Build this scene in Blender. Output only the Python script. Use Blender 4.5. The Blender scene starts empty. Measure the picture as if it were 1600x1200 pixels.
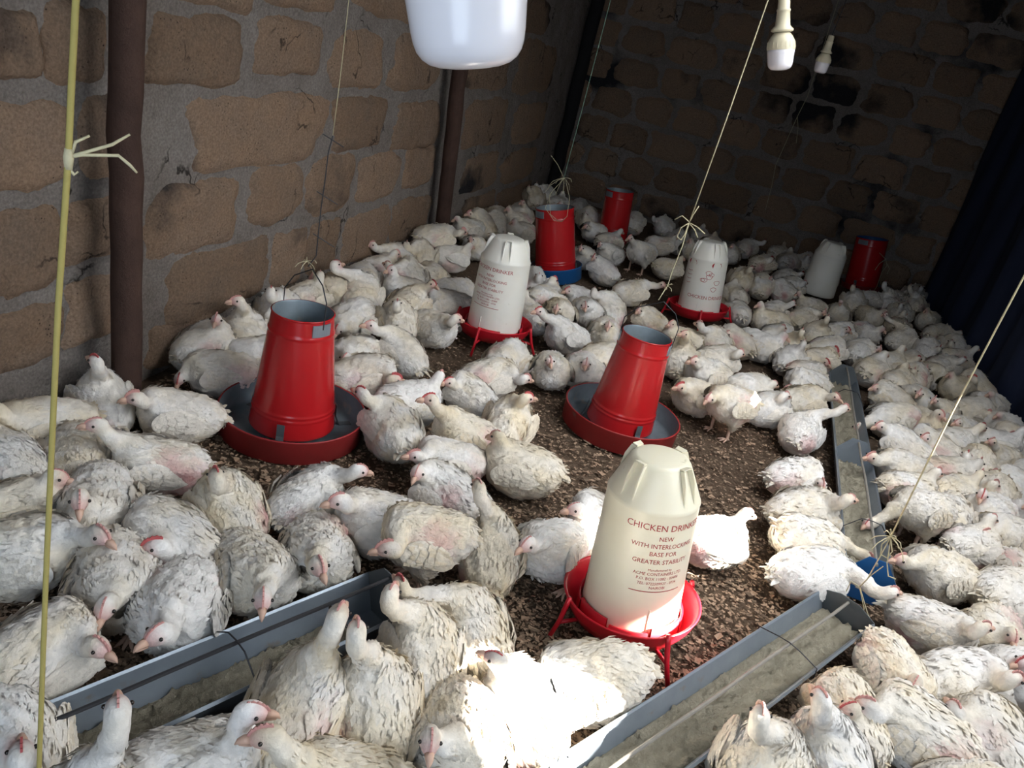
import bpy, bmesh, math, random
import numpy as np
from mathutils import Vector, Matrix
random.seed(7); rng = np.random.default_rng(11)

# ------------------------------------------------------------------ camera
H = 1.25                      # camera height above the litter
F = 1250.0                    # focal length in pixels of the 1600 x 1200 frame
_d = np.array([100.-800., 3400.-600.]); _dn = np.hypot(*_d)
_u = -_d/_dn; _r = np.array([-_u[1], _u[0]])
_D = np.array([_d[0], _d[1], F]); _D /= np.linalg.norm(_D)
_hz = _u*F*(F/_dn) + _r*277.
_Y = np.array([_hz[0], _hz[1], F]); _Y /= np.linalg.norm(_Y)
_Y -= _D*(_Y@_D); _Y /= np.linalg.norm(_Y)
_X = np.cross(_D, _Y)
if _X[0] < 0: _X = -_X
RC = np.stack([_X, _Y, -_D])  # camera (right, down, forward) -> world
CAM = np.array([0., 0., H])
def ray(x, y):
    v = RC@np.array([x-800., y-600., F]); return v/np.linalg.norm(v)
def fl(x, y, z=0.):
    v = ray(x, y); return CAM + v*((z-H)/v[2])
def on_x(x, y, X):
    v = ray(x, y); return CAM + v*(X/v[0])
def proj(P):
    q = RC.T@(np.array(P)-CAM); return np.array([800+F*q[0]/q[2], 600+F*q[1]/q[2]])
def facing(x, y, P):
    """point on the pixel's ray in the upright plane through P that faces the camera"""
    P = np.array(P, float); n = np.array([P[0], P[1], 0.]); n /= np.linalg.norm(n)
    v = ray(x, y); return CAM + v*(((P-CAM)@n)/(v@n))

scn = bpy.context.scene; COL = scn.collection
cd = bpy.data.cameras.new('camera'); cam = bpy.data.objects.new('camera', cd); COL.objects.link(cam)
cd.sensor_width = 36; cd.lens = 36*F/1600; cd.clip_start = .02
mw = np.eye(4); mw[:3, 0] = RC@[1, 0, 0]; mw[:3, 1] = RC@[0, -1, 0]; mw[:3, 2] = RC@[0, 0, -1]; mw[:3, 3] = CAM
cam.matrix_world = Matrix(mw.tolist()); scn.camera = cam

# ------------------------------------------------------------------ light
vs = scn.view_settings; vs.view_transform = 'Standard'; vs.look = 'None'; vs.gamma = 1; vs.use_curve_mapping = False
vs.exposure = 0.70
w = bpy.data.worlds.new('world'); scn.world = w; w.use_nodes = True
w.node_tree.nodes['Background'].inputs[0].default_value = (.62, .76, 1, 1)
w.node_tree.nodes['Background'].inputs[1].default_value = 1.0
def lamp(name, kind, loc, target, energy, color, **kw):
    d = bpy.data.lights.new(name, kind); o = bpy.data.objects.new(name, d); COL.objects.link(o)
    o.location = loc; d.energy = energy; d.color = color
    v = Vector(target)-Vector(loc); o.rotation_euler = v.to_track_quat('-Z', 'Y').to_euler()
    for k, a in kw.items(): setattr(d, k, a)
    return o
SUN = np.array([-.77, 0., -.64]); SUN /= np.linalg.norm(SUN)
lamp('sun', 'SUN', (4, 2, 4), tuple(np.array([4, 2, 4])+SUN), 52, (1, .96, .88), angle=.009)
# daylight of the long unseen window in the right wall, behind the camera's right shoulder
lamp('window_daylight', 'AREA', (1.70, 1.75, 1.62), (-.7, 2.0, .45), 24, (.93, .97, 1), shape='RECTANGLE', size=2.7, size_y=.75, spread=2.35)
# added fill lamp below the roof, brightening the middle of the pen
lamp('roof_fill', 'AREA', (.55, 2.35, 2.28), (.25, 2.75, 0), 15.5, (.96, .98, 1), shape='RECTANGLE', size=1.0, size_y=1.5, spread=2.1)
# daylight of the doorway behind the camera
lamp('door_daylight', 'AREA', (.1, -.95, 1.15), (-.1, 2.2, .4), 13, (.74, .87, 1), shape='RECTANGLE', size=.85, size_y=1.9)

# ------------------------------------------------------------------ materials
def mat(name, color, rough=.7, metal=0., bump=0., bscale=60., var=0., vscale=8., c2=None, spec=.4, stain=None, trans=0., sss=0., detail=6.):
    m = bpy.data.materials.new(name); m.use_nodes = True
    nt = m.node_tree; N = nt.nodes; L = nt.links; b = N['Principled BSDF']
    b.inputs['Roughness'].default_value = rough; b.inputs['Metallic'].default_value = metal
    b.inputs['Specular IOR Level'].default_value = spec
    b.inputs['Base Color'].default_value = (*color, 1)
    if trans: b.inputs['Transmission Weight'].default_value = trans
    if sss:
        b.inputs['Subsurface Weight'].default_value = sss; b.inputs['Subsurface Radius'].default_value = (.05, .045, .035)
    tc = N.new('ShaderNodeTexCoord')
    out = None
    if c2 is not None:
        n = N.new('ShaderNodeTexNoise'); n.inputs['Scale'].default_value = vscale; n.inputs['Detail'].default_value = detail
        n.inputs['Roughness'].default_value = .65
        L.new(tc.outputs['Object'], n.inputs['Vector'])
        r = N.new('ShaderNodeValToRGB'); r.color_ramp.elements[0].position = .5-.28*var; r.color_ramp.elements[1].position = .5+.28*var
        L.new(n.outputs['Fac'], r.inputs['Fac'])
        mx = N.new('ShaderNodeMix'); mx.data_type = 'RGBA'
        mx.inputs[6].default_value = (*color, 1); mx.inputs[7].default_value = (*c2, 1)
        L.new(r.outputs['Color'], mx.inputs[0]); out = mx.outputs[2]
    if stain is not None:
        col, sc, lo, hi = stain
        n = N.new('ShaderNodeTexNoise'); n.inputs['Scale'].default_value = sc; n.inputs['Detail'].default_value = 8
        L.new(tc.outputs['Object'], n.inputs['Vector'])
        r = N.new('ShaderNodeValToRGB'); r.color_ramp.elements[0].position = lo; r.color_ramp.elements[1].position = hi
        L.new(n.outputs['Fac'], r.inputs['Fac'])
        mx = N.new('ShaderNodeMix'); mx.data_type = 'RGBA'
        if out is None: mx.inputs[6].default_value = (*color, 1)
        else: L.new(out, mx.inputs[6])
        mx.inputs[7].default_value = (*col, 1); L.new(r.outputs['Color'], mx.inputs[0]); out = mx.outputs[2]
    if out is not None: L.new(out, b.inputs['Base Color'])
    if bump:
        n = N.new('ShaderNodeTexNoise'); n.inputs['Scale'].default_value = bscale; n.inputs['Detail'].default_value = 8
        n.inputs['Roughness'].default_value = .7
        L.new(tc.outputs['Object'], n.inputs['Vector'])
        bp = N.new('ShaderNodeBump'); bp.inputs['Strength'].default_value = bump; bp.inputs['Distance'].default_value = .014
        L.new(n.outputs['Fac'], bp.inputs['Height']); L.new(bp.outputs['Normal'], b.inputs['Normal'])
    return m

def stone_mat():
    m = mat('stone', (.35, .225, .142), .95, bump=1., bscale=34, var=1.2, vscale=7, c2=(.25, .188, .145), spec=.1,
            stain=((.035, .033, .035), 1.3, .57, .64))
    nt = m.node_tree; N = nt.nodes; L = nt.links; b = N['Principled BSDF']
    tc = [n for n in N if n.type == 'TEX_COORD'][0]
    # small dark pits of the volcanic stone
    v = N.new('ShaderNodeTexVoronoi'); v.inputs['Scale'].default_value = 75; L.new(tc.outputs['Object'], v.inputs['Vector'])
    n = N.new('ShaderNodeTexNoise'); n.inputs['Scale'].default_value = 9; L.new(tc.outputs['Object'], n.inputs['Vector'])
    r = N.new('ShaderNodeMapRange'); r.inputs[1].default_value = .10; r.inputs[2].default_value = .22
    r.inputs[3].default_value = 1; r.inputs[4].default_value = 0
    L.new(v.outputs['Distance'], r.inputs[0])
    r2 = N.new('ShaderNodeMapRange'); r2.inputs[1].default_value = .48; r2.inputs[2].default_value = .62
    L.new(n.outputs['Fac'], r2.inputs[0])
    mu = N.new('ShaderNodeMath'); mu.operation = 'MULTIPLY'; L.new(r.outputs[0], mu.inputs[0]); L.new(r2.outputs[0], mu.inputs[1])
    oi = N.new('ShaderNodeObjectInfo')
    hs = N.new('ShaderNodeHueSaturation')
    mr = N.new('ShaderNodeMapRange'); mr.inputs[3].default_value = .80; mr.inputs[4].default_value = 1.15
    L.new(oi.outputs['Random'], mr.inputs[0]); L.new(mr.outputs[0], hs.inputs['Value'])
    src = b.inputs['Base Color'].links[0].from_socket; L.new(src, hs.inputs['Color'])
    mx = N.new('ShaderNodeMix'); mx.data_type = 'RGBA'; mx.inputs[7].default_value = (.05, .035, .025, 1)
    L.new(mu.outputs[0], mx.inputs[0]); L.new(hs.outputs[0], mx.inputs[6]); L.new(mx.outputs[2], b.inputs['Base Color'])
    return m

def feather_mat():
    m = bpy.data.materials.new('plumage'); m.use_nodes = True
    nt = m.node_tree; N = nt.nodes; L = nt.links; b = N['Principled BSDF']
    b.inputs['Roughness'].default_value = .9; b.inputs['Specular IOR Level'].default_value = .15
    a = N.new('ShaderNodeAttribute'); a.attribute_name = 'Col'
    tc = N.new('ShaderNodeTexCoord')
    n = N.new('ShaderNodeTexNoise'); n.inputs['Scale'].default_value = 55; n.inputs['Detail'].default_value = 6
    L.new(tc.outputs['Object'], n.inputs['Vector'])
    mr = N.new('ShaderNodeMapRange'); mr.inputs[1].default_value = .3; mr.inputs[2].default_value = .7
    mr.inputs[3].default_value = .86; mr.inputs[4].default_value = 1.05
    L.new(n.outputs['Fac'], mr.inputs[0])
    oc = N.new('ShaderNodeObjectInfo'); mt = N.new('ShaderNodeMix'); mt.data_type = 'RGBA'; mt.blend_type = 'MULTIPLY'; mt.inputs[0].default_value = 1
    L.new(a.outputs['Color'], mt.inputs[6]); L.new(oc.outputs['Color'], mt.inputs[7])
    hs = N.new('ShaderNodeHueSaturation'); L.new(mt.outputs[2], hs.inputs['Color']); L.new(mr.outputs[0], hs.inputs['Value'])
    L.new(hs.outputs[0], b.inputs['Base Color'])
    n2 = N.new('ShaderNodeTexNoise'); n2.inputs['Scale'].default_value = 140; n2.inputs['Detail'].default_value = 5
    L.new(tc.outputs['Object'], n2.inputs['Vector'])
    bp = N.new('ShaderNodeBump'); bp.inputs['Strength'].default_value = .55; bp.inputs['Distance'].default_value = .004
    L.new(n2.outputs['Fac'], bp.inputs['Height']); L.new(bp.outputs['Normal'], b.inputs['Normal'])
    return m

def roughen(m, crack):
    nt = m.node_tree; N = nt.nodes; L = nt.links; b = N['Principled BSDF']; tc = [n for n in N if n.type == 'TEX_COORD'][0]
    src = b.inputs['Base Color'].links[0].from_socket
    n = N.new('ShaderNodeTexNoise'); n.inputs['Scale'].default_value = 130; n.inputs['Detail'].default_value = 7; L.new(tc.outputs['Object'], n.inputs['Vector'])
    mr = N.new('ShaderNodeMapRange'); mr.inputs[1].default_value = .3; mr.inputs[2].default_value = .7; mr.inputs[3].default_value = .78; mr.inputs[4].default_value = 1.24; L.new(n.outputs['Fac'], mr.inputs[0])
    hs = N.new('ShaderNodeHueSaturation'); L.new(src, hs.inputs['Color']); L.new(mr.outputs[0], hs.inputs['Value'])
    n2 = N.new('ShaderNodeTexNoise'); n2.inputs['Scale'].default_value = 7; n2.inputs['Detail'].default_value = 6; L.new(tc.outputs['Object'], n2.inputs['Vector'])
    vm = N.new('ShaderNodeVectorMath'); vm.operation = 'MULTIPLY_ADD'; vm.inputs[1].default_value = (.22, .22, .22); L.new(n2.outputs['Color'], vm.inputs[0]); L.new(tc.outputs['Object'], vm.inputs[2])
    v = N.new('ShaderNodeTexVoronoi'); v.feature = 'DISTANCE_TO_EDGE'; v.inputs['Scale'].default_value = 5.5; L.new(vm.outputs[0], v.inputs['Vector'])
    r1 = N.new('ShaderNodeMapRange'); r1.inputs[1].default_value = .006; r1.inputs[2].default_value = .030; r1.inputs[3].default_value = crack; r1.inputs[4].default_value = 0; L.new(v.outputs['Distance'], r1.inputs[0])
    n3 = N.new('ShaderNodeTexNoise'); n3.inputs['Scale'].default_value = 4.3; L.new(tc.outputs['Object'], n3.inputs['Vector'])
    r2 = N.new('ShaderNodeMapRange'); r2.inputs[1].default_value = .58; r2.inputs[2].default_value = .66; L.new(n3.outputs['Fac'], r2.inputs[0])
    mu = N.new('ShaderNodeMath'); mu.operation = 'MULTIPLY'; L.new(r1.outputs[0], mu.inputs[0]); L.new(r2.outputs[0], mu.inputs[1])
    mx = N.new('ShaderNodeMix'); mx.data_type = 'RGBA'; mx.inputs[7].default_value = (.03, .024, .02, 1); L.new(mu.outputs[0], mx.inputs[0]); L.new(hs.outputs[0], mx.inputs[6]); L.new(mx.outputs[2], b.inputs['Base Color'])
    bp = [x for x in N if x.type == 'BUMP'][0]; bp.inputs['Distance'].default_value = .022
    return m
M = dict(
    stone=roughen(stone_mat(), .8), plumage=feather_mat(),
    mortar=roughen(mat('mortar', (.33, .295, .27), .95, bump=1.0, bscale=30, var=1.3, vscale=6, c2=(.18, .15, .128), spec=.1, stain=((.03, .03, .034), 1.5, .57, .66)), .9),
    litter=mat('litter_floor', (.105, .072, .050), .97, bump=1., bscale=90, var=1, vscale=30, c2=(.20, .142, .10), spec=.1),
    chip=None,
    wood=mat('post_wood', (.085, .048, .036), .8, bump=.6, bscale=25, var=1, vscale=7, c2=(.035, .02, .016), spec=.2),
    dark=mat('dark_wood', (.012, .011, .012), .9),
    red=mat('red_enamel', (.50, .012, .016), .23, var=.8, vscale=5, c2=(.42, .012, .014), spec=.5, bump=.04, bscale=30),
    redpan=mat('red_painted_steel', (.34, .022, .024), .5, var=1, vscale=14, c2=(.25, .025, .024), stain=((.20, .14, .12), 22, .66, .74), spec=.4),
    blue=mat('blue_enamel', (.012, .11, .32), .4, var=1, vscale=12, c2=(.014, .085, .25), spec=.4),
    grey=mat('galvanised_inside', (.24, .29, .33), .55, .35, var=1, vscale=12, c2=(.15, .18, .20), stain=((.30, .28, .25), 16, .62, .72)),
    zinc=mat('galvanised_sheet', (.33, .375, .42), .42, .55, var=1, vscale=9, c2=(.24, .28, .33), bump=.05, bscale=15, stain=((.30, .27, .23), 20, .64, .74)),
    plate=mat('dull_zinc_plate', (.13, .145, .15), .6, .4, var=1, vscale=9, c2=(.10, .11, .12)),
    wire=mat('steel_wire', (.05, .05, .055), .5, .6),
    rod=mat('dusty_rod', (.22, .20, .18), .7, .2, var=1, vscale=40, c2=(.30, .28, .24)),
    plastic=mat('white_plastic', (.80, .79, .74), .38, spec=.5, sss=.25, var=1, vscale=6, c2=(.74, .72, .63), stain=((.42, .37, .26), 30, .72, .78)),
    plastic_old=mat('yellowed_plastic', (.80, .755, .61), .38, spec=.5, sss=.3, var=1, vscale=6, c2=(.75, .69, .52), stain=((.36, .33, .18), 26, .70, .77)),
    redplastic=mat('red_plastic', (.56, .012, .025), .35, spec=.5, sss=.06),
    ink=mat('red_ink', (.38, .03, .03), .6),
    bulbwhite=mat('bulb_dome', (.70, .67, .69), .22, spec=.5, sss=.2, stain=((.3, .27, .25), 60, .74, .78)),
    bulbbase=mat('bulb_base', (.62, .56, .40), .45, var=1, vscale=20, c2=(.52, .46, .33)),
    twine=mat('cream_twine', (.52, .46, .29), .8, bump=.3, bscale=300),
    twine_y=mat('yellow_twine', (.37, .30, .09), .8, bump=.3, bscale=300),
    twine_g=mat('green_twine', (.22, .36, .27), .8),
    straw=mat('straw_fibre', (.50, .46, .30), .85),
    tarp=mat('blue_tarp', (.022, .030, .066), .75, var=1, vscale=2, c2=(.030, .040, .080), spec=.2),
    roof=mat('roof_sheet', (.10, .09, .085), .8, .2, spec=.2),
    feed=mat('feed_mash', (.50, .455, .355), .97, bump=1., bscale=90, var=1, vscale=30, c2=(.34, .30, .22), spec=.05),
    sheet=mat('added_sheeting', (.75, .78, .8), .6, trans=.0),  # opaque white, for the sheets added in the window and under the roof
    comb=mat('comb_red', (.50, .10, .10), .6, bump=.3, bscale=200), combpale=mat('comb_pale', (.60, .30, .27), .6, bump=.3, bscale=200),
    beak=mat('beak_horn', (.62, .40, .30), .5),
    eye=mat('eye_dark', (.015, .010, .008), .15, spec=.6),
    shank=mat('shank_skin', (.66, .46, .36), .65, bump=.3, bscale=200),
)

# ------------------------------------------------------------------ mesh helpers
class MB:
    def __init__(s): s.v = []; s.f = []
    def add(s, vs, fs):
        o = len(s.v); s.v.extend([tuple(map(float, p)) for p in vs]); s.f.extend([tuple(i+o for i in f) for f in fs]); return s
    def box(s, c, sz, R=None):
        sx, sy, sz_ = [a/2 for a in sz]; P = []
        for x in (-sx, sx):
            for y in (-sy, sy):
                for z in (-sz_, sz_):
                    p = Vector((x, y, z)); p = (R@p if R is not None else p)+Vector(c); P.append(p)
        return s.add(P, [(0, 1, 3, 2), (4, 6, 7, 5), (0, 4, 5, 1), (2, 3, 7, 6), (0, 2, 6, 4), (1, 5, 7, 3)])
    def tube(s, pts, rad, n=6, cap=True):
        pts = [Vector(map(float, p)) for p in pts]; m = len(pts)
        rads = rad if hasattr(rad, '__len__') else [rad]*m
        prev = None; P = []
        for i, p in enumerate(pts):
            t = (pts[min(i+1, m-1)]-pts[max(i-1, 0)])
            t = t.normalized() if t.length > 1e-9 else Vector((0, 0, 1))
            if prev is None:
                a = Vector((0, 0, 1)) if abs(t.z) < .9 else Vector((1, 0, 0)); u = t.cross(a).normalized()
            else:
                u = (prev-t*prev.dot(t)); u = u.normalized() if u.length > 1e-6 else t.orthogonal().normalized()
            prev = u; v = t.cross(u)
            for k in range(n):
                a = 2*math.pi*k/n; P.append(p+(u*math.cos(a)+v*math.sin(a))*rads[i])
        Fc = [(i*n+k, i*n+(k+1) % n, (i+1)*n+(k+1) % n, (i+1)*n+k) for i in range(m-1) for k in range(n)]
        if cap: Fc += [tuple(reversed(range(n))), tuple(range((m-1)*n, m*n))]
        return s.add(P, Fc)
    def lathe(s, prof, n=40, a0=0., a1=2*math.pi, M4=None):
        full = abs(a1-a0-2*math.pi) < 1e-6; k = n if full else n+1; P = []
        for r, z in prof:
            for i in range(k):
                a = a0+(a1-a0)*i/n; p = Vector((r*math.cos(a), r*math.sin(a), z)); P.append(M4@p if M4 is not None else p)
        Fc = []
        for j in range(len(prof)-1):
            for i in range(n):
                i2 = (i+1) % k; Fc.append((j*k+i, j*k+i2, (j+1)*k+i2, (j+1)*k+i))
        return s.add(P, Fc)
    def prism(s, poly, d):
        """poly: list of 3d points (flat), extruded by vector d"""
        d = Vector(d); P = [Vector(p) for p in poly]; n = len(P)
        return s.add(P+[p+d for p in P], [tuple(reversed(range(n))), tuple(range(n, 2*n))]+[(i, (i+1) % n, n+(i+1) % n, n+i) for i in range(n)])
    def mesh(s, name, m, smooth=False):
        me = bpy.data.meshes.new(name); me.from_pydata(s.v, [], s.f); me.materials.append(M[m] if isinstance(m, str) else m)
        if smooth: me.polygons.foreach_set('use_smooth', [True]*len(me.polygons))
        me.update(); return me
    def build(s, name, m, parent=None, smooth=False):
        return link(name, s.mesh(name, m, smooth), parent)
def link(name, me, parent=None):
    o = bpy.data.objects.new(name, me); COL.objects.link(o)
    if parent is not None: o.parent = parent
    return o
def empty(name, loc, rot=None):
    o = bpy.data.objects.new(name, None); COL.objects.link(o); o.empty_display_size = .05; o.location = tuple(map(float, loc))
    if rot is not None: o.rotation_euler = rot
    return o
def tag(o, label=None, cat=None, group=None, kind=None):
    if label: o['label'] = label
    if cat: o['category'] = cat
    if group: o['group'] = group
    if kind: o['kind'] = kind
    return o
def tilt_to(o, v):
    o.rotation_euler = Vector((0, 0, 1)).rotation_difference(Vector(map(float, v)).normalized()).to_euler()
def vnoise(P, sc, seed):
    P = np.asarray(P, float)*sc; r = np.random.default_rng(seed); out = 0
    for k in range(5):
        w_ = r.normal(size=3)*(1+.8*k); out = out+np.sin(P@w_+r.uniform(0, 6.28))/(1+.6*k)
    return out/2.4

# ------------------------------------------------------------------ the room
XL, XR, YB, YF, ZC = -1.56, 1.76, 7.10, -1.1, 2.35
# floor
n = 90; xs = np.linspace(XL-.1, XR+.1, n); ys = np.linspace(YF-.1, YB+.1, 180)
G = np.array([(x, y, 0) for y in ys for x in xs]); G[:, 2] = -.006+.004*vnoise(G, 9, 3)
o = link('floor', bpy.data.meshes.new('floor'))
o.data.from_pydata(G.tolist(), [], [(j*n+i, j*n+i+1, (j+1)*n+i+1, (j+1)*n+i) for j in range(179) for i in range(n-1)])
o.data.materials.append(M['litter']); o.data.polygons.foreach_set('use_smooth', [True]*len(o.data.polygons))
tag(o, kind='structure')

def wall_mesh(name, fn, u0, u1, step, m, seed, amp=.0055):
    us = np.arange(u0, u1+step, step); zs = np.arange(-.05, ZC+step, step); UU, ZZ = np.meshgrid(us, zs)
    Q = np.stack([UU.ravel(), ZZ.ravel(), np.full(UU.size, float(seed))], 1)
    d = amp*(vnoise(Q, 9, seed)+.8*vnoise(Q, 24, seed+1)+.6*vnoise(Q, 60, seed+2))+rng.normal(0, .0012, len(Q))
    P = [fn(u, z, e) for (u, z, _), e in zip(Q, d)]
    k = len(us); Fc = [(j*k+i, j*k+i+1, (j+1)*k+i+1, (j+1)*k+i) for j in range(len(zs)-1) for i in range(k-1)]
    b = MB(); b.add(P, Fc); return tag(b.build(name, m, None, True), kind='structure')
wl_ = wall_mesh('wall_left', lambda u, z, d: (XL+d, u, z), YF, YB, .024, 'mortar', 5)
wb_ = wall_mesh('wall_back', lambda u, z, d: (u, YB-d, z), XL-.05, XR+.05, .03, 'mortar', 9)

def stone(parent, fn, u0, u1, z0, z1, seed, depth=.013):
    r = np.random.default_rng(seed); nu, nv = 19, 13; hu, hz_ = (u1-u0)/2+.012, (z1-z0)/2+.012; cu, cz = (u0+u1)/2, (z0+z1)/2
    pw = r.uniform(3.0, 8); ph = r.uniform(0, 6.28, 6); P = []; tx, tz = r.normal(0, .004, 2)
    for j in range(nv):
        for i in range(nu):
            a, b_ = -1+2*i/(nu-1), -1+2*j/(nv-1); e = max(abs(a), abs(b_)); L_ = (abs(a)**pw+abs(b_)**pw)**(1/pw)
            s_ = (e/L_) if L_ > 0 else 1; th = math.atan2(b_, a)
            wob = 1+e*(.045*math.sin(3*th+ph[0])+.035*math.sin(5*th+ph[1])+.03*math.sin(9*th+ph[2])+.015*r.normal())
            aa, bb = a*s_*wob, b_*s_*wob
            d = depth-.030*max(0, (e-.70)/.30)**2.2+tx*aa+tz*bb+.0035*math.sin(5*aa+ph[3])*math.sin(4*bb+ph[4])+r.normal()*.0013
            P.append(fn(cu+aa*hu, cz+bb*hz_, d))
    Fc = [(j*nu+i, j*nu+i+1, (j+1)*nu+i+1, (j+1)*nu+i) for j in range(nv-1) for i in range(nu-1)]
    b = MB(); b.add(P, Fc); return b.build('stone', 'stone', parent, True)
fl_left = lambda u, z, d: (XL+.004+d, u, z)
fl_back = lambda u, z, d: (u, YB-.004-d, z)
# stones of the left wall that the photograph lets one outline (pixel boxes)
SL = [(226, 25, 378, 135), (395, 30, 500, 116), (512, 45, 598, 136), (612, 48, 690, 138), (728, 60, 798, 140),
      (290, 150, 505, 262), (522, 152, 602, 232), (612, 160, 685, 232), (724, 155, 790, 228), (800, 160, 850, 222),
      (222, 292, 366, 396), (386, 258, 470, 346), (476, 243, 550, 332), (558, 238, 622, 310), (630, 232, 676, 290), (722, 242, 776, 296), (784, 234, 836, 280),
      (258, 386, 415, 488), (426, 362, 472, 446), (480, 346, 524, 424), (532, 330, 604, 402), (612, 312, 668, 372), (722, 306, 770, 345), (776, 292, 826, 330),
      (240, -90, 400, 6), (412, -80, 528, 14), (540, -60, 690, 30), (704, -40, 780, 38), (792, -10, 860, 50), (806, 62, 868, 145),
      (-40, 158, 112, 292), (122, 150, 212, 280), (-40, 326, 96, 458), (106, 312, 214, 400), (-40, 20, 60, 118), (70, 10, 160, 130),
      (-40, 484, 92, 575), (104, 428, 216, 520), (228, 500, 330, 575), (340, 492, 420, 540), (-40, -100, 90, -10), (100, -120, 220, -10)]
for i, (x0, y0, x1, y1) in enumerate(SL):
    xc, yc = (x0+x1)/2, (y0+y1)/2
    a, b_ = on_x(x0, yc, XL), on_x(x1, yc, XL); c, d_ = on_x(xc, y1, XL), on_x(xc, y0, XL)
    stone(wl_, fl_left, a[1], b_[1], max(.01, c[2]), d_[2], 100+i)
zz = .02; k = 0
while zz < 2.1:
    h = .215; u = XL+random.uniform(-.25, -.05)
    while u < XR:
        L_ = random.uniform(.28, .46); stone(wb_, fl_back, u+.02, min(u+L_-.02, XR+.1), zz+.015, zz+h, 400+k, .014); u += L_; k += 1
    zz += .25

# right wall with the vent gaps that let the sun in, the window with its added sun-blocking sheet, the doorway wall behind the camera
def holed(name, fn, u0, u1, v0, v1, holes, m, th):
    us = sorted({u0, u1, *[a for h in holes for a in h[:2]]}); vsr = sorted({v0, v1, *[a for h in holes for a in h[2:]]}); b = MB()
    for i in range(len(us)-1):
        for j in range(len(vsr)-1):
            cu, cv = (us[i]+us[i+1])/2, (vsr[j]+vsr[j+1])/2
            if any(h[0] < cu < h[1] and h[2] < cv < h[3] for h in holes): continue
            q = [(us[i], vsr[j]), (us[i+1], vsr[j]), (us[i+1], vsr[j+1]), (us[i], vsr[j+1])]
            p0 = [fn(u, v, 0) for u, v in q]; d = np.array(fn(0, 0, th))-np.array(fn(0, 0, 0)); b.prism(p0, d)
    return tag(b.build(name, m), kind='structure')
VENTS = [(1.97, 2.24, 1.26, 1.55), (1.80, 1.97, 1.50, 1.74), (1.00, 1.27, 1.46, 1.82), (2.98, 3.14, 1.35, 1.47), (2.66, 2.76, 1.39, 1.47), (1.52, 1.70, 1.38, 1.58)]
WIN = (.3, 3.35, 1.90, 2.25)
holed('wall_right', lambda u, v, d: (XR+d, u, v), YF, YB+.1, -.05, ZC, VENTS+[WIN], 'mortar', .10)
tag(MB().box((XR+.05, (WIN[0]+WIN[1])/2, (WIN[2]+WIN[3])/2), (.006, WIN[1]-WIN[0], WIN[3]-WIN[2])).build('window_sun_block', 'sheet'), kind='structure')  # added sheet, keeps direct sun from entering through the window opening
holed('wall_front', lambda u, v, d: (u, YF-d, v), XL-.1, XR+.1, -.05, ZC, [(-.35, .55, -.05, 2.05)], 'mortar', .10)
# corrugated roof
b = MB(); us = np.linspace(XL-.15, XR+.15, 140); P = []
for y in (YF-.15, YB+.15):
    for x in us: P.append((x, y, ZC+.01+.009*math.sin(x*82)))
k = len(us); b.add(P, [(i, i+1, k+i+1, k+i) for i in range(k-1)]); ceil = tag(b.build('ceiling', 'roof', None, True), kind='structure')
MB().box((.55, 2.35, ZC-.012), (1.1, 1.6, .004)).build('added_roof_panel', 'sheet', ceil)  # added panel under the solid roof, a stand-in source above the fill lamp

# wooden posts against the left wall and the dark corner post
def post(bx, by, tx, ty, off, r, m, label, seed):
    B = fl(bx, by); B[0] = XL+off; T = on_x(tx, ty, XL+off)
    T = B+(T-B)*((ZC-.01-B[2])/(T[2]-B[2])); pts = []; rr = []; q = np.random.default_rng(seed)
    for t in np.linspace(0, 1, 24):
        pts.append(B+(T-B)*t+np.array([q.normal()*.002, q.normal()*.003, 0])); rr.append(r*(1+q.normal()*.025))
    pts[0][2] = -.02
    return tag(MB().tube(pts, rr, 12).build('wooden_post', m, None, True), label, 'post')
def post_at(y, dy, off, r, m, label, seed):
    q = np.random.default_rng(seed); pts = []; rr = []
    for t in np.linspace(0, 1, 24):
        pts.append((XL+off+q.normal()*.002, y+dy*t+q.normal()*.002, -.02+(ZC+.015)*t)); rr.append(r*(1+q.normal()*.025))
    return tag(MB().tube(pts, rr, 12).build('wooden_post', m, None, True), label, 'post')
p1 = on_x(198, 420, XL+.12); p1b = on_x(197, 40, XL+.12)
post_at(p1[1]-(p1b[1]-p1[1])/(p1b[2]-p1[2])*p1[2], (p1b[1]-p1[1])/(p1b[2]-p1[2])*ZC, .12, .040, 'wood', 'thick brown wooden post against the left wall, beside the yellow string', 1)
p2 = on_x(695, 320, XL+.10); p2b = on_x(718, 120, XL+.10)
post_at(p2[1]-(p2b[1]-p2[1])/(p2b[2]-p2[2])*p2[2], (p2b[1]-p2[1])/(p2b[2]-p2[2])*ZC, .10, .040, 'wood', 'slim brown wooden post halfway along the left wall, below the white bulb', 2)
post_at(YB-.10, 0, .06, .055, 'dark', 'near-black post standing in the far corner of the stone walls', 3)

# dark blue tarp hung along the right wall
b = MB(); P = []; ny, nz = 60, 24
for j in range(nz+1):
    for i in range(ny+1):
        y = 3.55+(YB-.12-3.55)*i/ny; z = .03+(ZC-.1)*j/nz
        P.append((XR-.09+.028*math.sin(y*9+.6*math.sin(z*3))+.012*math.sin(y*23+z*2), y, z))
b.add(P, [(j*(ny+1)+i, j*(ny+1)+i+1, (j+1)*(ny+1)+i+1, (j+1)*(ny+1)+i) for j in range(nz) for i in range(ny)])
tag(b.build('tarpaulin', 'tarp', None, True), 'dark blue tarpaulin hanging in folds along the right wall', 'tarp')

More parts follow.
